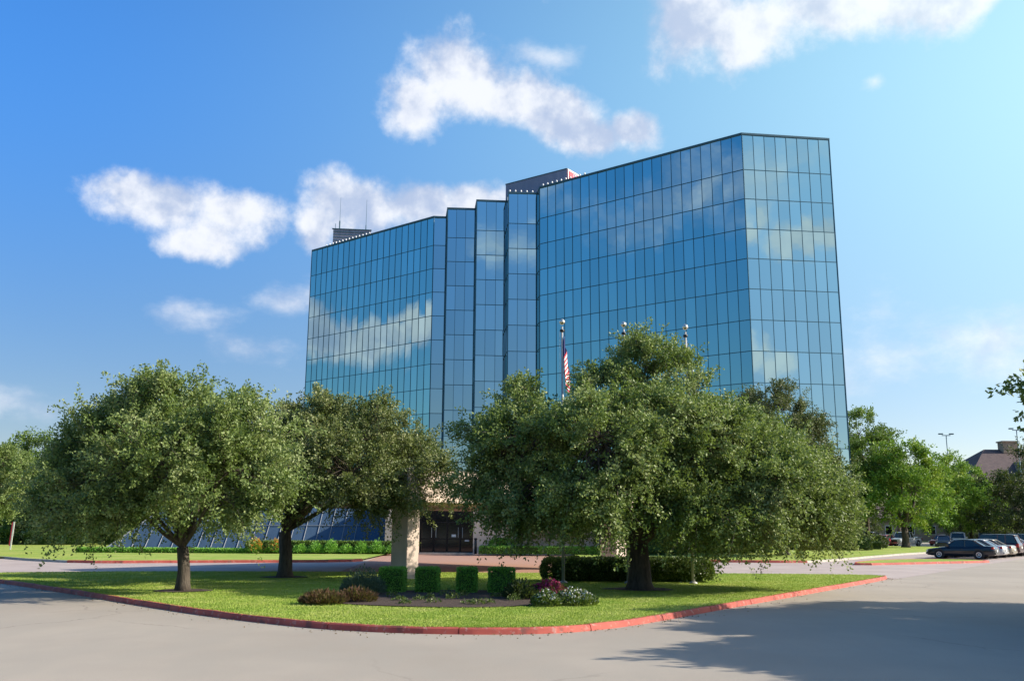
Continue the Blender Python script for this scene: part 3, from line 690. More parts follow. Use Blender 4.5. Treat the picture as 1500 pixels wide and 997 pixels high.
T3=[(5.1,33.17,7.96,1.51,1.32),(5.95,31.94,7.21,1.32,1.04),(3.31,32.41,7.11,0.94,0.94),(0.47,33.36,6.83,0.94,0.94),(-0.85,33.17,4.85,1.04,1.32),(-1.23,33.36,5.89,0.66,0.66),(0.76,31.28,5.13,1.7,1.42),(2.83,29.39,4.75,2.08,1.61),(4.72,30.33,5.51,1.98,1.42),(6.24,31.0,4.94,1.98,1.61),(7.94,32.41,5.04,1.8,1.32),(8.6,31.47,3.81,1.89,1.32),(9.81,32.41,3.31,1.7,1.04),(10.53,33.36,3.31,0.94,0.94),(2.74,29.01,2.96,1.61,1.04),(1.13,30.52,3.33,1.32,1.04),(-0.19,32.41,3.81,0.94,0.94),(6.8,30.05,2.86,1.32,0.85),(4.63,35.25,6.36,1.8,1.51),(6.61,35.72,5.6,2.36,1.89),(1.89,35.44,5.04,2.08,1.61),(9.17,35.44,4.09,2.08,1.42),(7.56,30.24,2.74,1.51,0.94),(9.26,31.66,2.74,1.51,0.94),(6.24,29.29,2.67,1.13,0.76),(10.47,32.6,2.46,1.23,0.85),(8.13,34.02,3.41,1.89,1.23),(5.48,34.49,3.43,1.51,1.13),(2.27,29.86,3.15,1.32,0.94),(0.38,31.18,2.96,1.23,0.85),(6.8,32.6,3.15,1.42,0.94),(7.94,29.86,3.9,1.42,1.04),(2.46,34.49,3.15,1.42,0.94),(-0.9,32.6,4.0,1.1,1.1),(-0.4,32.3,3.3,0.9,0.8),(9.5,32.5,3.4,1.7,1.2),(10.2,32.5,3.15,1.4,1.0),(10.6,33.4,3.4,1.3,1.0),(9.2,34,4.6,1.6,1.1),(11.1,33.6,3.05,1.0,0.9),(4.4,30.2,3.1,1.4,1.1),(5.9,30.4,2.9,1.4,1.1),(7.0,30.8,3.2,1.5,1.2),(7.6,32.0,2.85,1.3,1.0),(6.0,33.8,3.0,1.4,1.0)]
T4=[(21.22,74.07,11.62,2.69,2.01),(23.07,73.24,8.44,2.53,2.53),(19.86,75.75,8.44,3.37,2.87),(25.24,74.07,5.23,2.01,2.53),(21.04,71.54,4.39,3.21,2.69),(18.51,75.75,9.43,2.53,2.19),(24.07,77.78,6.92,3.53,2.53)]
make_tree('oak_tree', (-10.5,30.5,.12), (-10.6,30.5,1.5), T1, 'live oak with slender forked trunk on the left end of the lawn', trunk_r=.19, nclump=440, nleaf=50, leaf=(.105,.06), zmin=2.45, droop=.1)
make_tree('oak_tree', (-9.2,38.7,.12), (-9.3,38.7,1.95), T2, 'live oak with thick dark trunk standing left of the canopy column', trunk_r=.26, nclump=340, nleaf=50, leaf=(.11,.062), zmin=2.0, droop=.1, lm='oak_leaf_brown')
make_tree('oak_tree', (4.4,32.4,.12), (4.35,32.4,1.6), T3, 'largest live oak with very wide crown in front of the flagpoles', trunk_r=.36, zmin=1.2, nclump=980, nleaf=50, leaf=(.11,.062))
make_tree('oak_tree', (21.7,75,.12), (21.7,75,2.6), T4, 'tall dark oak on the far lawn rising behind the right side of the largest oak', trunk_r=.34, nclump=380, nleaf=44, leaf=(.16,.09), twig=1.3, spread=.16, zmin=1.6, lm='oak_leaf_dark')
side_l = [(0,0,6.6,3.0,1.7),(2.6,-1,5.4,2.4,1.7),(-2.6,1,5.4,2.6,1.7),(0,-3,4.8,2.6,1.7),(0,3,5.0,2.8,1.7),(3.6,-1.5,3.6,2.0,1.3),(-3.6,-1,3.8,2.0,1.3),(2.4,3,4.2,2.2,1.4),(-2.4,-3,3.8,2,1.3)]
def at_(l, x, y): return [(a+x,b+y,c,d,e) for a,b,c,d,e in l]
make_tree('oak_tree', (-36.5,65.0,.12), (-36.5,65,2), at_([(0,0,6.0,2.8,1.7),(2.4,-1,5.0,1.9,1.6),(0.4,-2,4.3,2.7,1.6),(2.0,-2,3.6,1.8,1.1),(-.5,2.2,5.2,2.5,1.8),(-3,0,6,2.6,1.6)],-36.5,65), 'mid distance oak cut by the left photo edge behind the marker board', trunk_r=.22, nclump=200, nleaf=40, leaf=(.13,.08))
r_l = at_([(0,0,6.8,3.4,1.9),(2.6,-1,5.6,2.8,1.9),(-2.6,1.5,5.6,2.6,1.9),(0,-3.5,5.2,3.0,1.9),(0,3.5,5.4,3.0,1.9),(3.6,-1.5,4,2.4,1.5),(-3.4,-1.5,5.8,2.4,1.6),(2.4,3.5,4.6,2.6,1.6)],20.5,22.5)+[(14.75,24.2,5.9,.95,.85),(16.4,24.0,6.4,1.5,1.2)]
make_tree('oak_tree', (20.5,22.5,0), (20.5,22.5,2.2), r_l, 'roadside oak showing one dark branch tip at the upper right edge', trunk_r=.3, nclump=620, nleaf=42, leaf=(.16,.10))
make_tree('oak_tree', (20.5,14.5,0), (20.5,14.5,2.2), at_([(0,0,6.8,3.4,1.9),(2.6,-1,5.6,2.8,1.9),(-2.6,1.5,5.6,2.6,1.9),(0,-3.5,5.2,3.0,1.9),(0,3.5,5.4,3.0,1.9),(-3.4,-1.5,5.8,2.4,1.6),(0,0,5,3,2),(-3,0,4.2,2.5,1.6),(-5,2,6,2,1.3),(-2,4,6.5,2.5,1.8),(0,-5,6,3,2),(-3,-5,5,2.5,1.8)],20.5,14.5), 'oak outside the right edge shading the foreground asphalt', trunk_r=.3, nclump=560, nleaf=34, leaf=(.20,.14))
# background prototypes
def bgtree(name, base, h, r, lm, label, group, nclump=110, tr=.2):
    L = [(0,0,h-r*.6,r*.62,r*.55),(r*.5,0,h-r*1.1,r*.6,r*.5),(-r*.5,.2*r,h-r*1.1,r*.6,r*.5),(0,-r*.5,h-r*1.3,r*.6,r*.5),(0,r*.5,h-r*1.2,r*.6,r*.5),(r*.45,-r*.3,h-r*1.6,r*.5,r*.45),(-r*.5,-r*.2,h-r*1.65,r*.5,r*.45)]
    L = [(a+base[0]+rng.normal()*r*.06, b+base[1], max(c,2.2), d, e) for a,b,c,d,e in L]
    return make_tree(name, base, (base[0],base[1],max(1.8,h-r*2.1)), L, label, group=group, trunk_r=tr, nclump=nclump, ntwig=8, nleaf=26, twig=r*.26, leaf=(.26,.16), lm=lm, spread=.25, droop=.05, zmin=1.6)
G1 = 'trees beyond the lawn on the left'; G2 = 'trees around the car park on the right'
A1 = bgtree('shade_tree', (45.0,107.5,.12), 12.3, 4.8, 'lime_leaf', 'green shade tree with dark trunk on the lawn beside the silver pickup', G2, 140, .38)
A2_ = bgtree('shade_tree', (42.8,113,.12), 16.4, 5.0, 'far_leaf', 'tall tree whose ragged top rises against the right side of the tower', G2, 130, .3)
A3 = bgtree('shade_tree', (57.0,121.5,.0), 11.6, 4.6, 'lime_leaf', 'yellow green tree behind the black sedan in the car park', G2, 120, .28)
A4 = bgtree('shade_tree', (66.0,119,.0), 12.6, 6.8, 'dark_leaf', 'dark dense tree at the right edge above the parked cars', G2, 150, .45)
copy_thing(A3, (62.6,128,0), 2.0, 'yellow green tree right of the lamp post below the brown roof', G2, (1.0,1.0,.92))
copy_thing(A4, (76,134,0), 1.0, 'dark tree cut by the right edge in front of the brown roof', G2, (1,1,1.05))
for i, (x, y, s, src) in enumerate(((50,150,1.0,A4),(64,155,.9,A2_),(80,158,.85,A4),(36,140,.95,A4),(96,165,.9,A4),(47,132,.8,A2_),(112,160,1,A4))):
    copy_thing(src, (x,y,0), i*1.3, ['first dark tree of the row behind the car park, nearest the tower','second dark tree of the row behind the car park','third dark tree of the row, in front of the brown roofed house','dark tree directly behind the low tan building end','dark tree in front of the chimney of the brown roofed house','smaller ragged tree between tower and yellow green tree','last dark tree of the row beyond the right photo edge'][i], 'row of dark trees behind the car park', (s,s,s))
B1 = bgtree('shade_tree', (-53.5,104,.12), 12.0, 5.0, 'far_leaf', 'rounded green tree standing furthest left beyond the lawn', G1, 140, .3)
B2_ = bgtree('shade_tree', (-46.5,101,.12), 11.0, 5.0, 'dark_leaf', 'dark tree behind the left tip of the sloped glass', G1, 150, .3)
for i, (x, y, s, src, lb) in enumerate(((-61,100,.95,B2_,'leftmost dark tree beyond the lawn'),(-41,108,.9,B2_,'dark tree rising behind the sloped glass roof'),(-57,118,1.1,B2_,'dark tree filling the gap behind the red and white post'),(-48,120,1.05,B1,'green tree second row behind the lawn edge'),(-35,118,1.0,B2_,'dark tree between atrium and tower left edge'),(-70,112,1.1,B1,'green tree beyond the left photo edge'),(-66,88,.8,B1,'smaller green tree at the left photo edge'))):
    copy_thing(src, (x,y,.1), i*1.7+.5, lb, G1, (s,s,s))
# entry trees
def smalltree(x, y, h, lb):
    L = [(x,y,h-.7,.9,.7),(x+.5,y,h-1.2,.8,.6),(x-.5,y-.2,h-1.2,.8,.6),(x,y-.4,h-1.5,.8,.5)]
    return make_tree('small_tree', (x,y,.12), (x+.1,y,.7), L, lb, group='small trees along the entrance wall', trunk_r=.07, nclump=60, ntwig=7, nleaf=30, twig=.5, leaf=(.12,.07), lm='far_leaf', zmin=1.4, limbs=[(.5,0,h-1.2),(-.5,-.1,h-1.1),(.05,-.3,h-.9)])
smalltree(.75,73.2,4.0,'small leaning tree nearest the entrance doors against the beige wall'); smalltree(2.9,73.4,4.2,'small twin stemmed tree second from the doors'); smalltree(5.2,73.3,4.0,'small tree farthest right along the beige wall')
# distant woodland
def woodland(name, r0, a0, a1, n, label):
    A = rng.uniform(R(a0),R(a1),n); rr = r0+rng.uniform(0,25,n); hh = 8+3*np.sin(A*23)+2.5*np.sin(A*61+1)+1.2*np.sin(A*147)
    z = hh*rng.random(n)**.6
    C = np.stack([np.sin(A)*rr, np.cos(A)*rr, z], 1)
    return tag(leaf_mesh(name, C, unit(n), 1.5, 1.0, M['dark_leaf']), label, 'woodland', kind='stuff')
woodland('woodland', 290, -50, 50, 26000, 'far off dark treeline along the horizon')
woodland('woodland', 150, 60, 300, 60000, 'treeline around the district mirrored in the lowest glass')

# ------------------------------------------------------------------ hedges and planting
def leafy_box(name, c, sx, sy, h, lm, label, cat, n, leaf=(.05,.035), z=.12, rnd=4.0, group=None, rz=0, jit=.03, core=True):
    root = empty(name, (c[0],c[1],z), label, cat, group, rz)
    hx, hy, hz = sx/2, sy/2, h/2; rad = min(hx,hy,hz)*(1.0 if rnd < 3 else (.75 if rnd < 5 else (.22 if rnd > 7 else .4)))
    A = np.array([hy*hz,hy*hz,hx*hz,hx*hz,hx*hy]); f = rng.choice(5, n, p=A/A.sum())
    P = rng.uniform(-1,1,(n,3))*[hx,hy,hz]
    P[f==0,0] = hx; P[f==1,0] = -hx; P[f==2,1] = hy; P[f==3,1] = -hy; P[f==4,2] = hz
    Q = np.clip(P, -np.array([hx,hy,hz])+rad, np.array([hx,hy,hz])-rad); Nn = P-Q; Nn /= np.maximum(np.linalg.norm(Nn,axis=1,keepdims=True),1e-6)
    wob = 1+.05*np.sin(P[:,0]*6+c[0])*np.sin(P[:,2]*7+1)+.04*np.sin(P[:,1]*9+P[:,0]*3)
    P = Q+Nn*rad*wob[:,None]+rng.normal(size=(n,3))*jit; P[:,2] = np.maximum(P[:,2]+hz, .02)
    leaf_mesh('foliage', P-Nn*.02, Nn*.8+unit(n)*.8+[0,0,.25], leaf[0], leaf[1], M[lm], root)
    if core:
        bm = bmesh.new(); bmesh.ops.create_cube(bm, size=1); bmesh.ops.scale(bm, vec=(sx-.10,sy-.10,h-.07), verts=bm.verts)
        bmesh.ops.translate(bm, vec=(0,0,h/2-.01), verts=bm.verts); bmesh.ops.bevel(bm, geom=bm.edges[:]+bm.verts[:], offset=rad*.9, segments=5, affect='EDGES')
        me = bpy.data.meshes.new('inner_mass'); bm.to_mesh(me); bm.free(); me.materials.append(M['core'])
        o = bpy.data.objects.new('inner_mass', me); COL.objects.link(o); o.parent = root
    return root
TG = 'clipped cube shrubs in the flower bed'
for (x, wd, lb) in ((-3.78,.80,'widest clipped cube shrub, directly left of the canopy column base'),(-2.66,.70,'clipped cube shrub directly right of the canopy column base'),(-1.40,.60,'narrowest clipped cube shrub, third from the left'),(-.29,.80,'clipped cube shrub at the right end beside the magenta flowers')):
    leafy_box('cube_shrub', (x,30.5), wd, .75, .76, 'hedge_leaf', lb, 'shrub', 5200, group=TG, rnd=9, jit=.02)
leafy_box('rounded_hedge', (4.55,37.2), 6.7, 1.5, .86, 'box_leaf', 'long round-ended dark clipped hedge behind the largest oak trunk', 'hedge', 30000, leaf=(.075,.045), rnd=2.9)
sheet_bed = smooth_path([(-1.85+3.95*math.cos(a)*(1+.05*math.sin(3*a)), 28.1+3.3*math.sin(a)*(1+.04*math.cos(5*a))) for a in [i*math.pi/12 for i in range(24)]], 1, True)
bed = sheet('flower_bed_mulch', sheet_bed, .150, M['mulch'])
for (x,y,r_) in ((-10.5,30.5,.75),(-9.2,38.7,.8),(4.4,32.4,1.0)):
    sheet('mulch_ring', [(x+r_*1.2*math.cos(a)*(1+.12*math.sin(3*a+x)), y+r_*math.sin(a)*(1+.1*math.cos(4*a))) for a in [i*math.pi/10 for i in range(20)]], .150, M['mulch'])
def mound(name, c, sx, sy, h, lm, label, n, leaf, up=1.0, group=None, flower=None, z=.14):
    root = empty(name, (c[0],c[1],z), label, 'plant', group)
    a = rng.uniform(0,2*math.pi,n); r_ = rng.random(n)**.5; zz = rng.random(n)
    H = h*(1-r_**2*.7)*(1+.25*np.sin(a*5+r_*7))
    P = np.stack([np.cos(a)*r_*sx/2, np.sin(a)*r_*sy/2, H*zz**.6], 1)
    D = np.stack([np.cos(a)*r_, np.sin(a)*r_, np.full(n,up)],1)+unit(n)*.7
    leaf_mesh('foliage', P, D, leaf[0], leaf[1], M[lm], root)
    if flower:
        m_ = flower[1]; i = rng.choice(n, m_); Q = P[i].copy(); Q[:,2] = H[i]*(.85+.25*rng.random(m_))
        leaf_mesh('flowers', Q, unit(m_)+np.array([0,-.3,.5]), flower[2], flower[2], M[flower[0]], root)
    return root
mound('rust_plant', (-5.05,25.7), 1.15, .9, .26, 'rust_leaf', 'rust brown foliage clump at the left end of the flower bed', 2600, (.16,.03))
mound('rust_plant', (-4.3,26.5), 1.1, .8, .28, 'rust_leaf', 'reddish foliage clump beside the blue grey bush', 1800, (.15,.03))
mound('grey_bush', (-4.55,29.3), 1.35, 1.1, .70, 'blue_leaf', 'feathery blue grey bush left of the cube shrubs', 4200, (.10,.025))
mound('magenta_flowers', (1.15,28.3), 1.25, 1.0, .40, 'box_leaf', 'mound of magenta flowers at the right end of the bed', 1800, (.09,.05), flower=('magenta',1900,.07))
mound('white_flowers', (.95,25.4), 0.8, .65, .34, 'box_leaf', 'left mound of small white flowers at the bed front', 1200, (.08,.05), flower=('white_petal',230,.05))
mound('white_flowers', (1.75,25.8), 1.2, .9, .36, 'box_leaf', 'right mound of small white flowers spilling onto the lawn', 2000, (.08,.05), flower=('white_petal',400,.05))
mound('dark_shrub', (.3,27.8), 1.0, .9, .46, 'dark_leaf', 'low dark shrub between cube shrubs and flowers', 1600, (.10,.05))
for i in range(16):
    x = -3.4+i*.25+random.uniform(-.1,.1); y = 25.4+random.uniform(0,3.6)
    mound('seedling', (x,y), .28+.15*random.random(), .28, .10+.08*random.random(), 'box_leaf', 'small green seedling, '+['first','second','third','fourth','fifth','sixth','seventh','eighth','ninth','tenth','eleventh','twelfth','thirteenth','fourteenth','fifteenth','last'][i]+' from the rust plants along the mulch', 90, (.07,.03), group='seedlings in the mulch')
leafy_box('low_hedge', (-26.3,71.2), 12.5, .8, .30, 'hedge_leaf', 'very low bright green hedge along the foot of the sloped glass', 'hedge', 12000, leaf=(.10,.07), rnd=6, rz=.0)
leafy_box('flower_hedge', (-14.4,72.0), 11.4, 1.1, .85, 'far_leaf', 'taller hedge in front of the sloped glass near the canopy', 'hedge', 14000, leaf=(.12,.08), rnd=6)
mound('red_yellow_flowers', (-19.2,70.9), 1.3, .7, .9, 'hedge_leaf', 'orange and yellow flowering plants at the taller hedge left end', 900, (.14,.06), flower=('red_petal',500,.10))
mound('red_yellow_flowers', (-17.6,70.9), 1.9, .7, .85, 'hedge_leaf', 'yellow and orange blooms in front of the taller hedge', 1200, (.14,.06), flower=('red_petal',600,.09))
for i in range(7): mound('leafy_plant', (-15.8+i*1.15,70.9), 1.1, .8, .6+.15*(i%3), 'hedge_leaf', ['first','second','third','fourth','fifth','sixth','seventh'][i]+' bushy green plant from the left under the taller hedge', 700, (.18,.06), group='plants along the taller hedge')
leafy_box('wall_hedge', (2.4,72.6), 9.6, .9, .55, 'hedge_leaf', 'low clipped hedge along the beige entrance wall', 'hedge', 9000, leaf=(.09,.06), rnd=6)
leafy_box('round_bush', (-.7,73.4), 2.0, 1.2, 1.15, 'hedge_leaf', 'rounded bush beside the entrance doors against the wall', 'shrub', 4000, leaf=(.1,.06), rnd=2.6)
leafy_box('wall_hedge', (10.3,72.6), 6.4, 1.3, 2.3, 'dark_leaf', 'tall dark hedge at the right end of the beige entrance wall', 'hedge', 8000, leaf=(.12,.08), rnd=5)
leafy_box('wall_hedge', (17.5,80), 9.0, 1.6, 1.5, 'dark_leaf', 'dark hedge behind the white marker post under the drooping branches', 'hedge', 7000, leaf=(.14,.09), rnd=5)
leafy_box('wall_hedge', (29.5,92), 11.0, 1.6, 1.4, 'dark_leaf', 'dark hedge at the tower foot by the right lawn', 'hedge', 8000, leaf=(.14,.09), rnd=5)
leafy_box('round_bush', (36.9,97), 3.2, 2.2, 1.3, 'dark_leaf', 'rounded dark bush beyond the small white post on the right lawn', 'shrub', 3500, leaf=(.14,.09), rnd=2.6)
for i, (x,y) in enumerate(((9,78),(13,82),(22,95),(16,88))): copy_thing(B2_, (x,y,0), i*2.0, ['dark tree right of the entrance wall','dark tree second right of the entrance wall','dark tree at the foot of the tower corner','dark tree between pavilion and tower corner'][i], 'dark trees hiding the tower foot', (.5,.5,.5))
for i in range(9): leafy_box('undergrowth_bush', (-70+i*3.6,96+(i%3)), 4.2, 2.5, 2.2+.5*(i%2), 'far_leaf' if i%2 else 'dark_leaf', ['first','second','third','fourth','fifth','sixth','seventh','eighth','ninth'][i]+' wild bush from the left in the thicket behind the left lawn', 'bush', 2600, leaf=(.25,.12), rnd=2.4, group='thicket behind the left lawn')

# ------------------------------------------------------------------ flagpoles and flags
def flagmat(kind):
    m = bpy.data.materials.new(kind+'_cloth'); m.use_nodes = True; t = NT(m.node_tree); p = t.n['Principled BSDF']
    uv = t.new('ShaderNodeUVMap').outputs[0]; s = t.new('ShaderNodeSeparateXYZ'); t.l.new(uv, s.inputs[0]); u, v = s.outputs[0], s.outputs[1]
    if kind == 'striped':
        st = t.m('MODULO', t.m('FLOOR', t.m('MULTIPLY', v, 13)), 2.0)
        c = t.mix(t.m('LESS_THAN', st, .5), (0.75,0.72,0.72), (0.55,0.03,0.05))
        can = t.m('MULTIPLY', t.m('LESS_THAN', u, .40), t.m('GREATER_THAN', v, .46)); c = t.mix(can, c, (0.03,0.04,0.16))
    elif kind == 'tricolour':
        c = t.mix(t.m('GREATER_THAN', v, .5), (0.6,0.04,0.04), (0.78,0.76,0.76)); c = t.mix(t.m('LESS_THAN', u, .33), c, (0.03,0.05,0.2))
    else: c = t.mix(0.0, (0.75,0.75,0.77), (0.7,0.7,0.7))
    t.l.new(c, p.inputs['Base Color']); p.inputs['Roughness'].default_value = .8
    return m
FX = [(1.98,10.16),(4.42,10.07),(6.86,9.98)]
for i, (x, hz) in enumerate(FX):
    lb = ['flagpole carrying the limp red and white striped flag','middle flagpole rising behind the largest oak','right flagpole with its silver ball above the oak']
    b = (x,35.7,.12); fr = empty('flagpole', b, lb[i], 'flagpole', 'flagpoles behind the largest oak')
    mb = MB(); mb.tube([(0,0,0),(0,0,5),(0,0,hz-.32)], [.065,.055,.04], 12); mb.lathe([(.16,0),(.16,.05),(.10,.09),(.09,.10)], sides=16); mb.build('pole', M['pole'], fr, smooth=True)
    mb = MB(); mb.lathe([(.01,-.12),(.06,-.10),(.10,-.05),(.12,0),(.10,.05),(.06,.10),(.01,.12)], (0,0,hz-.12), sides=16); mb.build('ball', M['gold'], fr, smooth=True)
    mb = MB(); mb.lathe([(.03,-.34),(.09,-.32),(.09,-.24),(.03,-.22)], (0,0,hz-.2), sides=12); mb.build('truck', M['black'], fr, smooth=True)
    mb = MB(); mb.tube([(-.10,-.02,1.2),(-.10,-.02,hz-.5)], .006, 4); mb.box(-.14,-.09,-.03,.03,1.18,1.32); mb.build('halyard', M['white_paint'], fr)
    kind = ['striped','tricolour','plain'][i]
    NU, NV = 40, 22; ht, fly = 1.25, 1.9; ztop = hz-.62
    vs = []; uvs = []
    for a in range(NU+1):
        u = a/NU
        for c_ in range(NV+1):
            v = c_/NV
            gather = .05+.20*u**.7
            x_ = .07+gather*.55*u+gather*.45*math.sin(u*15+1.2*v+i)
            y_ = gather*.55*math.cos(u*13+v*1.5+i*2)
            z_ = ztop-(1-v)*ht*(1-.25*u)-fly*.86*u**1.15
            vs.append((x_+.10*(1-v)*u,y_,z_)); uvs.append((u,v))
    fs = [(a*(NV+1)+c_, (a+1)*(NV+1)+c_, (a+1)*(NV+1)+c_+1, a*(NV+1)+c_+1) for a in range(NU) for c_ in range(NV)]
    me = bpy.data.meshes.new('flag'); me.from_pydata(vs, [], fs); uvl = me.uv_layers.new(name='UVMap')
    for lp in me.loops: uvl.data[lp.index].uv = uvs[lp.vertex_index]
    me.materials.append(flagmat(kind)); me.polygons.foreach_set('use_smooth', [True]*len(me.polygons))
    fo = bpy.data.objects.new('flag', me); COL.objects.link(fo); fo.location = b
    tag(fo, ['limp red and white striped flag hanging from the left flagpole','limp white and red flag hanging in the oak top on the middle pole','limp white flag mostly hidden on the right flagpole'][i], 'flag')

# ------------------------------------------------------------------ posts, bollards, lamps
def post(name, x, y, h, r, m, label, cat, tilt=0, cap=None):
    root = empty(name, (x,y,.1), label, cat); mb = MB(); mb.tube([(0,0,0),(tilt,0,h)], [r,r*.9], 10); mb.build('shaft', m, root, smooth=True)
    mb = MB(); mb.lathe([(r*1.25,-.05),(r*1.3,.0),(r*.9,.05),(.01,.07)], (tilt,0,h), sides=12); mb.build('cap', cap or m, root, smooth=True)
    return root
post('marker_post', 12.05,62.5,1.0,.06,M['white_paint'],'short white marker post beyond the round-ended hedge','post')
post('marker_post', 36.4,95.5,1.25,.07,M['white_paint'],'small white post on the right lawn left of the shade tree','post')
post('bollard', -2.75,73.6,1.15,.11,M['black'],'black bollard at the right side of the entrance doors','bollard')
sp = empty('sign_post', (-41.0,77.5,.12), 'tall narrow red and white marker board standing on the left lawn', 'sign')
mb = MB(); mb.add([(-.11,-.02,0),(0,-.02,0),(.10,-.02,2.25),(-.02,-.02,2.25),(-.11,.02,0),(0,.02,0),(.10,.02,2.25),(-.02,.02,2.25)],[(0,1,2,3),(4,7,6,5),(0,4,5,1),(1,5,6,2),(2,6,7,3),(3,7,4,0)]); mb.build('white_board', M['white_paint'], sp)
mb = MB(); mb.add([(-.20,-.02,0.3),(-.113,-.02,.3),(-.023,-.02,2.2),(-.13,-.02,2.2),(-.20,.02,.3),(-.113,.02,.3),(-.023,.02,2.2),(-.13,.02,2.2)],[(0,1,2,3),(4,7,6,5),(0,4,5,1),(1,5,6,2),(2,6,7,3),(3,7,4,0)]); mb.build('red_board', M['red_sign'], sp)
def lamp(x, y, h, lb):
    root = empty('lamp_post', (x,y,0), lb, 'lamp post', 'car park lamp posts')
    mb = MB(); mb.tube([(0,0,0),(0,0,h-.3)], [.10,.06], 8); mb.build('mast', M['coping'], root, smooth=True)
    mb = MB(); mb.box(-.6,.6,-.05,.05,h-.34,-.24+h); mb.build('arm', M['coping'], root)
    for s in (-1,1): mb = MB(); mb.box(s*.75-.3,s*.75+.3,-.18,.18,h-.16,h); mb.build('lamp_head', M['coping'], root, bevel=.03)
lamp(61.3,130,15.4,'tall twin headed lamp post rising above the shade trees'); lamp(71.3,130,16.2,'twin headed lamp post in front of the brown roof at right')
# ------------------------------------------------------------------ distant buildings
HB = (110,170,0)
hs_ = empty('apartment_house', HB, 'brown roofed apartment house behind the trees at the right edge', 'house')
mb = MB(); mb.box(84,150,170,190,0,10.5); mb.build('wall', M['wall_far'], hs_, HB)
mb = MB(); mb.add([(82.5,168.5,10.4),(151.5,168.5,10.4),(151.5,191.5,10.4),(82.5,191.5,10.4),(92,180,17.4),(142,180,17.4)],[(0,1,5,4),(1,2,5),(2,3,4,5),(3,0,4),(3,2,1,0)]); rf = mb.build('roof', M['roof_far'], hs_, HB)
mb = MB(); mb.box(95.0,97.8,178.5,180.5,16.6,18.7); mb.box(94.8,98.0,178.3,180.7,18.7,18.95); mb.build('chimney', M['wall_far'], rf, HB)
mb = MB(); mb.add([(92.5,169.5,10.6),(97.5,169.5,10.6),(95,169.5,14.6),(92.5,176,10.6),(97.5,176,10.6),(95,178,14.6)],[(0,1,2),(0,2,5,3),(1,4,5,2)]); mb.build('gable', M['wall_far'], rf, HB)
for f_ in range(3):
    for j in range(13):
        x = 87+j*4.7; mb = MB(); mb.box(x,x+1.6,169.93,169.99,1.2+f_*3.3,2.9+f_*3.3); q = mb.build('window', M['white_paint'], hs_, HB); m2 = MB(); m2.box(x+.12,x+1.48,169.9,169.925,1.32+f_*3.3,2.78+f_*3.3); m2.build('pane', M['dark_glass'], q, HB)
HB2 = (66,176,0)
h2 = empty('low_building', HB2, 'long tan low building glimpsed behind the parked pickup and cars', 'building')
mb = MB(); mb.box(48,82,176,188,0,4.2); mb.build('wall', M['wall_far'], h2, HB2)
mb = MB(); mb.add([(47,175,4.1),(83,175,4.1),(83,189,4.1),(47,189,4.1),(52,182,6.6),(78,182,6.6)],[(0,1,5,4),(1,2,5),(2,3,4,5),(3,0,4),(3,2,1,0)]); mb.build('roof', M['roof_far'], h2, HB2)
for j in range(8):
    x = 50+j*4; mb = MB(); mb.box(x,x+1.5,175.93,175.99,1.1,2.8); q = mb.build('window', M['white_paint'], h2, HB2); m2 = MB(); m2.box(x+.12,x+1.38,175.9,175.925,1.22,2.68); m2.build('pane', M['dark_glass'], q, HB2)

# ------------------------------------------------------------------ vehicles
def loft(mb, rows):
    k = len(rows[0]); vs = [p for r_ in rows for p in r_]; n = len(rows)
    fs = [(i*k+j, i*k+(j+1)%k, (i+1)*k+(j+1)%k, (i+1)*k+j) for i in range(n-1) for j in range(k)]
    fs += [tuple(range(k)), tuple((n-1)*k+j for j in range(k))]
    mb.add(vs, fs)
SPEC = {
 # body stations: x, half width, z low, z top ; cabin: (x0 base front, x1 roof front, x2 roof rear, x3 base rear), belt z, roof z
 'sedan': dict(st=[(2.40,.62,.34,.60),(2.30,.78,.26,.68),(1.9,.86,.22,.76),(1.2,.89,.20,.86),(.8,.90,.20,.90),(-.3,.90,.20,.92),(-1.5,.90,.22,.96),(-1.95,.88,.24,.98),(-2.30,.82,.28,.96),(-2.42,.70,.36,.84)], cab=(.98,.28,-.95,-1.78), belt=.90, roof=1.42, wb=(1.42,-1.35), wr=.325, ww=.80, tw=.58),
 'suv': dict(st=[(2.32,.70,.42,.80),(2.22,.84,.34,.92),(1.7,.91,.30,1.02),(1.1,.93,.28,1.08),(.6,.93,.28,1.10),(-.8,.93,.28,1.12),(-1.9,.92,.30,1.14),(-2.25,.90,.34,1.12),(-2.34,.84,.42,.98)], cab=(1.05,.50,-1.95,-2.24), belt=1.08, roof=1.78, wb=(1.42,-1.38), wr=.37, ww=.86, tw=.70),
 'pickup': dict(st=[(2.70,.74,.45,.86),(2.60,.88,.38,.98),(2.0,.93,.34,1.06),(1.4,.94,.32,1.10),(.9,.94,.32,1.12),(-.8,.94,.32,1.14),(-1.0,.94,.32,1.14),(-2.4,.94,.34,1.14),(-2.68,.92,.38,1.12),(-2.74,.88,.46,1.05)], cab=(1.25,.72,-.62,-.86), belt=1.10, roof=1.80, wb=(1.75,-1.65), wr=.38, ww=.86, tw=.70)}
cars = 'cars in the car park'
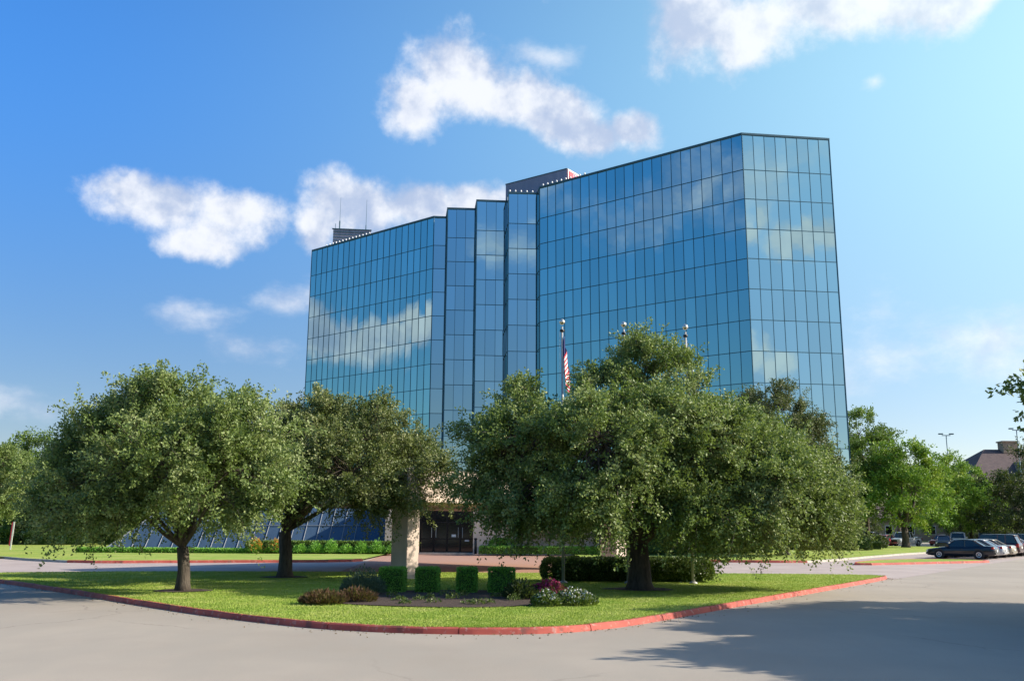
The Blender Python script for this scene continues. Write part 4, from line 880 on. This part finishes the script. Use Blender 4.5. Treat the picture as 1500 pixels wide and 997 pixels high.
def make_car(kind, col, loc, head, label, cat='car'):
    s = SPEC[kind]; root = empty(kind if kind != 'suv' else 'sport_utility_car', loc, label, cat, cars, head)
    pm = car_paint(kind+'_paint', col); mb = MB(); rows = []
    for x, wd, zl, zt in s['st']:
        half = [(wd*.86,zl),(wd*.97,zl+.10),(wd,zl+.26*(zt-zl)+.05),(wd*.985,zt-.20),(wd*.93,zt-.06),(wd*.80,zt-.005),(wd*.4,zt+.012)]
        rows.append([(x,y,z) for y,z in half]+[(x,-y,z) for y,z in half[::-1]])
    loft(mb, rows)
    if kind == 'pickup':
        mb.box(-2.62,-.98,-.93,-.86,1.05,1.22); mb.box(-2.62,-.98,.86,.93,1.05,1.22); mb.box(-2.70,-2.63,-.93,.93,1.05,1.22)
    body = mb.build('body', pm, root, smooth=False, bevel=0)
    for f_ in body.data.polygons: f_.use_smooth = True
    # greenhouse
    x0,x1,x2,x3 = s['cab']; b, r_ = s['belt']-.03, s['roof']; ww, tw = s['ww'], s['tw']
    mb = MB(); xs = [(x0,ww*.94,b),(x1,tw,r_-.05),(x2,tw,r_-.05),(x3,ww*.94,b)]
    def ring(x, z, w_, h_): return w_
    vs = [(x0,-ww*.93,b),(x0,ww*.93,b),(x3,ww*.93,b),(x3,-ww*.93,b),(x1,-tw,r_-.04),(x1,tw,r_-.04),(x2,tw,r_-.04),(x2,-tw,r_-.04)]
    mb.add(vs, [(0,1,5,4),(1,2,6,5),(2,3,7,6),(3,0,4,7),(4,5,6,7)]); mb.build('windows', M['car_glass'], root)
    mb = MB(); rr = []
    for x, q, z in ((x1+.10,.86,r_-.055),(x1-.12,.98,r_-.01),((x1+x2)/2,1.0,r_+.015),(x2+.12,.98,r_-.01),(x2-.12,.86,r_-.06)):
        rr.append([(x,-tw*q-.01,z-.03),(x,-tw*q*.9,z),(x,0,z+.015),(x,tw*q*.9,z),(x,tw*q+.01,z-.03),(x,0,z-.05)])
    loft(mb, rr); rf = mb.build('roof', pm, root, smooth=True)
    mb = MB()
    mid = (x1+x2)/2-.05
    for sy in (-1,1):
        mb.tube([(x0,sy*ww*.93,b),(x1,sy*(tw+.005),r_-.04)], .032, 5); mb.tube([(x3,sy*ww*.93,b),(x2,sy*(tw+.005),r_-.04)], .05, 5)
        mb.tube([(mid,sy*(ww*.94),b),(mid,sy*(tw+.01),r_-.04)], .035, 5)
        if kind == 'suv': mb.tube([(-1.35,sy*(ww*.94),b),(-1.35,sy*(tw+.01),r_-.04)], .05, 5)
    mb.build('pillars', pm, root)
    for sy in (-1,1):
        for wx in s['wb']:
            wr = s['wr']; yw = sy*(s['st'][3][1]-.08)
            mb = MB(); mb.lathe([(wr+.07,-.012),(wr+.07,.012)], (wx,sy*(s['st'][3][1]-.004),wr+.02), 'Y', 24); mb.build('wheel_arch', M['black'], root)
            mb = MB(); mb.lathe([(wr*.6,-.11),(wr*.96,-.11),(wr,-.07),(wr,.07),(wr*.96,.11),(wr*.6,.11)], (0,0,0), 'Y', 24)
            wo_ = mb.build('wheel', M['tyre'], root, smooth=False); wo_.location = (wx, yw, wr)
            mb = MB(); mb.lathe([(.05,.125),(wr*.3,.105),(wr*.58,.118),(wr*.64,.10),(wr*.62,.05)] if sy > 0 else [(.05,-.125),(wr*.3,-.105),(wr*.58,-.118),(wr*.64,-.10),(wr*.62,-.05)], (0,0,0), 'Y', 20); mb.build('rim', M['rim'], wo_)
        mb = MB(); st = s['st']; xf = st[1][0]; zf = st[1][3]; wf = st[1][1]
        mb.box(xf-.06,xf+.075,sy*wf*.98-(.30 if sy>0 else 0),sy*wf*.98+(.30 if sy<0 else 0),zf-.20,zf-.045); mb.build('headlight', M['headlamp'], root, bevel=.02)
        xr = st[-2][0]; zr = st[-2][3]; wr2 = st[-2][1]
        mb = MB(); hh_ = .30 if kind != 'sedan' else .17
        mb.box(xr-.075,xr+.10,min(sy*wr2*1.005,sy*(wr2-.28 if kind=='sedan' else wr2-.14)),max(sy*wr2*1.005,sy*(wr2-.28 if kind=='sedan' else wr2-.14)),zr-.06-hh_,zr-.06); mb.build('taillight', M['taillamp'], root, bevel=.02)
        mb = MB(); mb.box(x0-.28,x0-.12,min(sy*ww,sy*(ww+.24)),max(sy*ww,sy*(ww+.24)),b+.02,b+.16); mb.build('mirror', pm, root, bevel=.03)
        for hx in (mid+.15, mid-.85):
            if kind == 'pickup' and hx < mid: continue
            mb = MB(); wdb = s['st'][4][1]; mb.box(hx-.02,hx+.14,sy*wdb*.975-.012,sy*wdb*.975+.02*(1 if sy>0 else .6),b-.17,b-.13); mb.build('door_handle', M['chrome'] if kind=='pickup' else pm, root)
    st = s['st']
    mb = MB(); mb.box(st[0][0]-.02,st[0][0]+.03,-.42,.42,st[0][2]+.12,st[0][3]-.02); mb.build('grille', M['black'], root)
    mb = MB(); mb.box(st[0][0]-.05,st[0][0]+.05,-st[0][1],st[0][1],st[0][2]-.02,st[0][2]+.11); mb.box(st[-1][0]-.05,st[-1][0]+.05,-st[-1][1],st[-1][1],st[-1][2],st[-1][2]+.14); mb.build('bumper', M['chrome'] if kind=='pickup' else pm, root, bevel=.02)
    mb = MB(); mb.box(st[-1][0]-.03,st[-1][0]+.01,-.16,.16,st[-1][3]-.30,st[-1][3]-.14); mb.build('number_plate', M['plate'], root)
    return root
U = Vector((.643,.766)); HD = math.atan2(.643,-.766)
row = [('sedan',(.008,.009,.016),'black sedan parked side-on beside the small grass island'),
       ('sedan',(.42,.43,.45),'silver sedan parked right behind the black sedan'),
       ('sedan',(.30,.26,.20),'tan sedan second behind the black sedan'),
       ('suv',(.05,.012,.02),'dark maroon sport utility car in the front parking row'),
       ('sedan',(.015,.03,.05),'dark blue sedan in the front row before the silver one'),
       ('sedan',(.38,.40,.42),'pale silver sedan last visible in the front parking row'),
       ('suv',(.03,.03,.035),'dark sport utility car cut by the right photo edge')]
for k, (kd, c, lb) in enumerate(row):
    p = Vector((34.2,71.6))+U*(2.85*k); make_car(kd, c, (p.x,p.y,.004), HD+random.uniform(-.03,.03), lb)
F = R(-118)
back_row = [('pickup',(.45,.46,.47),(49.3,118),R(-140),'silver pickup truck facing the viewer left of the shade tree trunk','pickup'),
  ('sedan',(.20,.02,.025),(46.3,117),R(-140),'dark red sedan beside the silver pickup','car'),
  ('pickup',(.03,.035,.04),(43.2,113),R(-140),'black pickup glimpsed at the right of the drooping oak','pickup'),
  ('sedan',(.62,.63,.64),(53.5,139),R(-160),'white sedan far behind the silver pickup','car'),
  ('sedan',(.02,.03,.06),(52.6,114.5),F,'dark blue car right of the shade tree trunk','car'),
  ('pickup',(.50,.52,.56),(55.8,117.5),F,'light grey pickup with lit headlamp side facing the viewer','pickup'),
  ('suv',(.04,.07,.07),(60.4,119.5),R(60),'dark green sport utility car behind the black sedan','car'),
  ('suv',(.6,.6,.6),(66.2,124),R(60),'white roofed sport utility car in the back row','car'),
  ('sedan',(.1,.1,.12),(64.8,116),R(60),'dark grey sedan in the back row','car'),
  ('sedan',(.03,.03,.04),(70.5,120),R(60),'black sedan in the back row near the right edge','car'),
  ('sedan',(.28,.03,.03),(58.6,128),R(-140),'red sedan in the far row right of the shade tree','car'),
  ('sedan',(.30,.31,.33),(50.8,131),R(-150),'grey sedan in the far row behind the silver pickup','car'),
  ('suv',(.35,.36,.38),(68.4,115),R(60),'grey sport utility car in the back row near the right edge','car')]
for kd, c, p, h_, lb, ct in back_row: make_car(kd, c, (p[0],p[1],.004), h_, lb, ct)
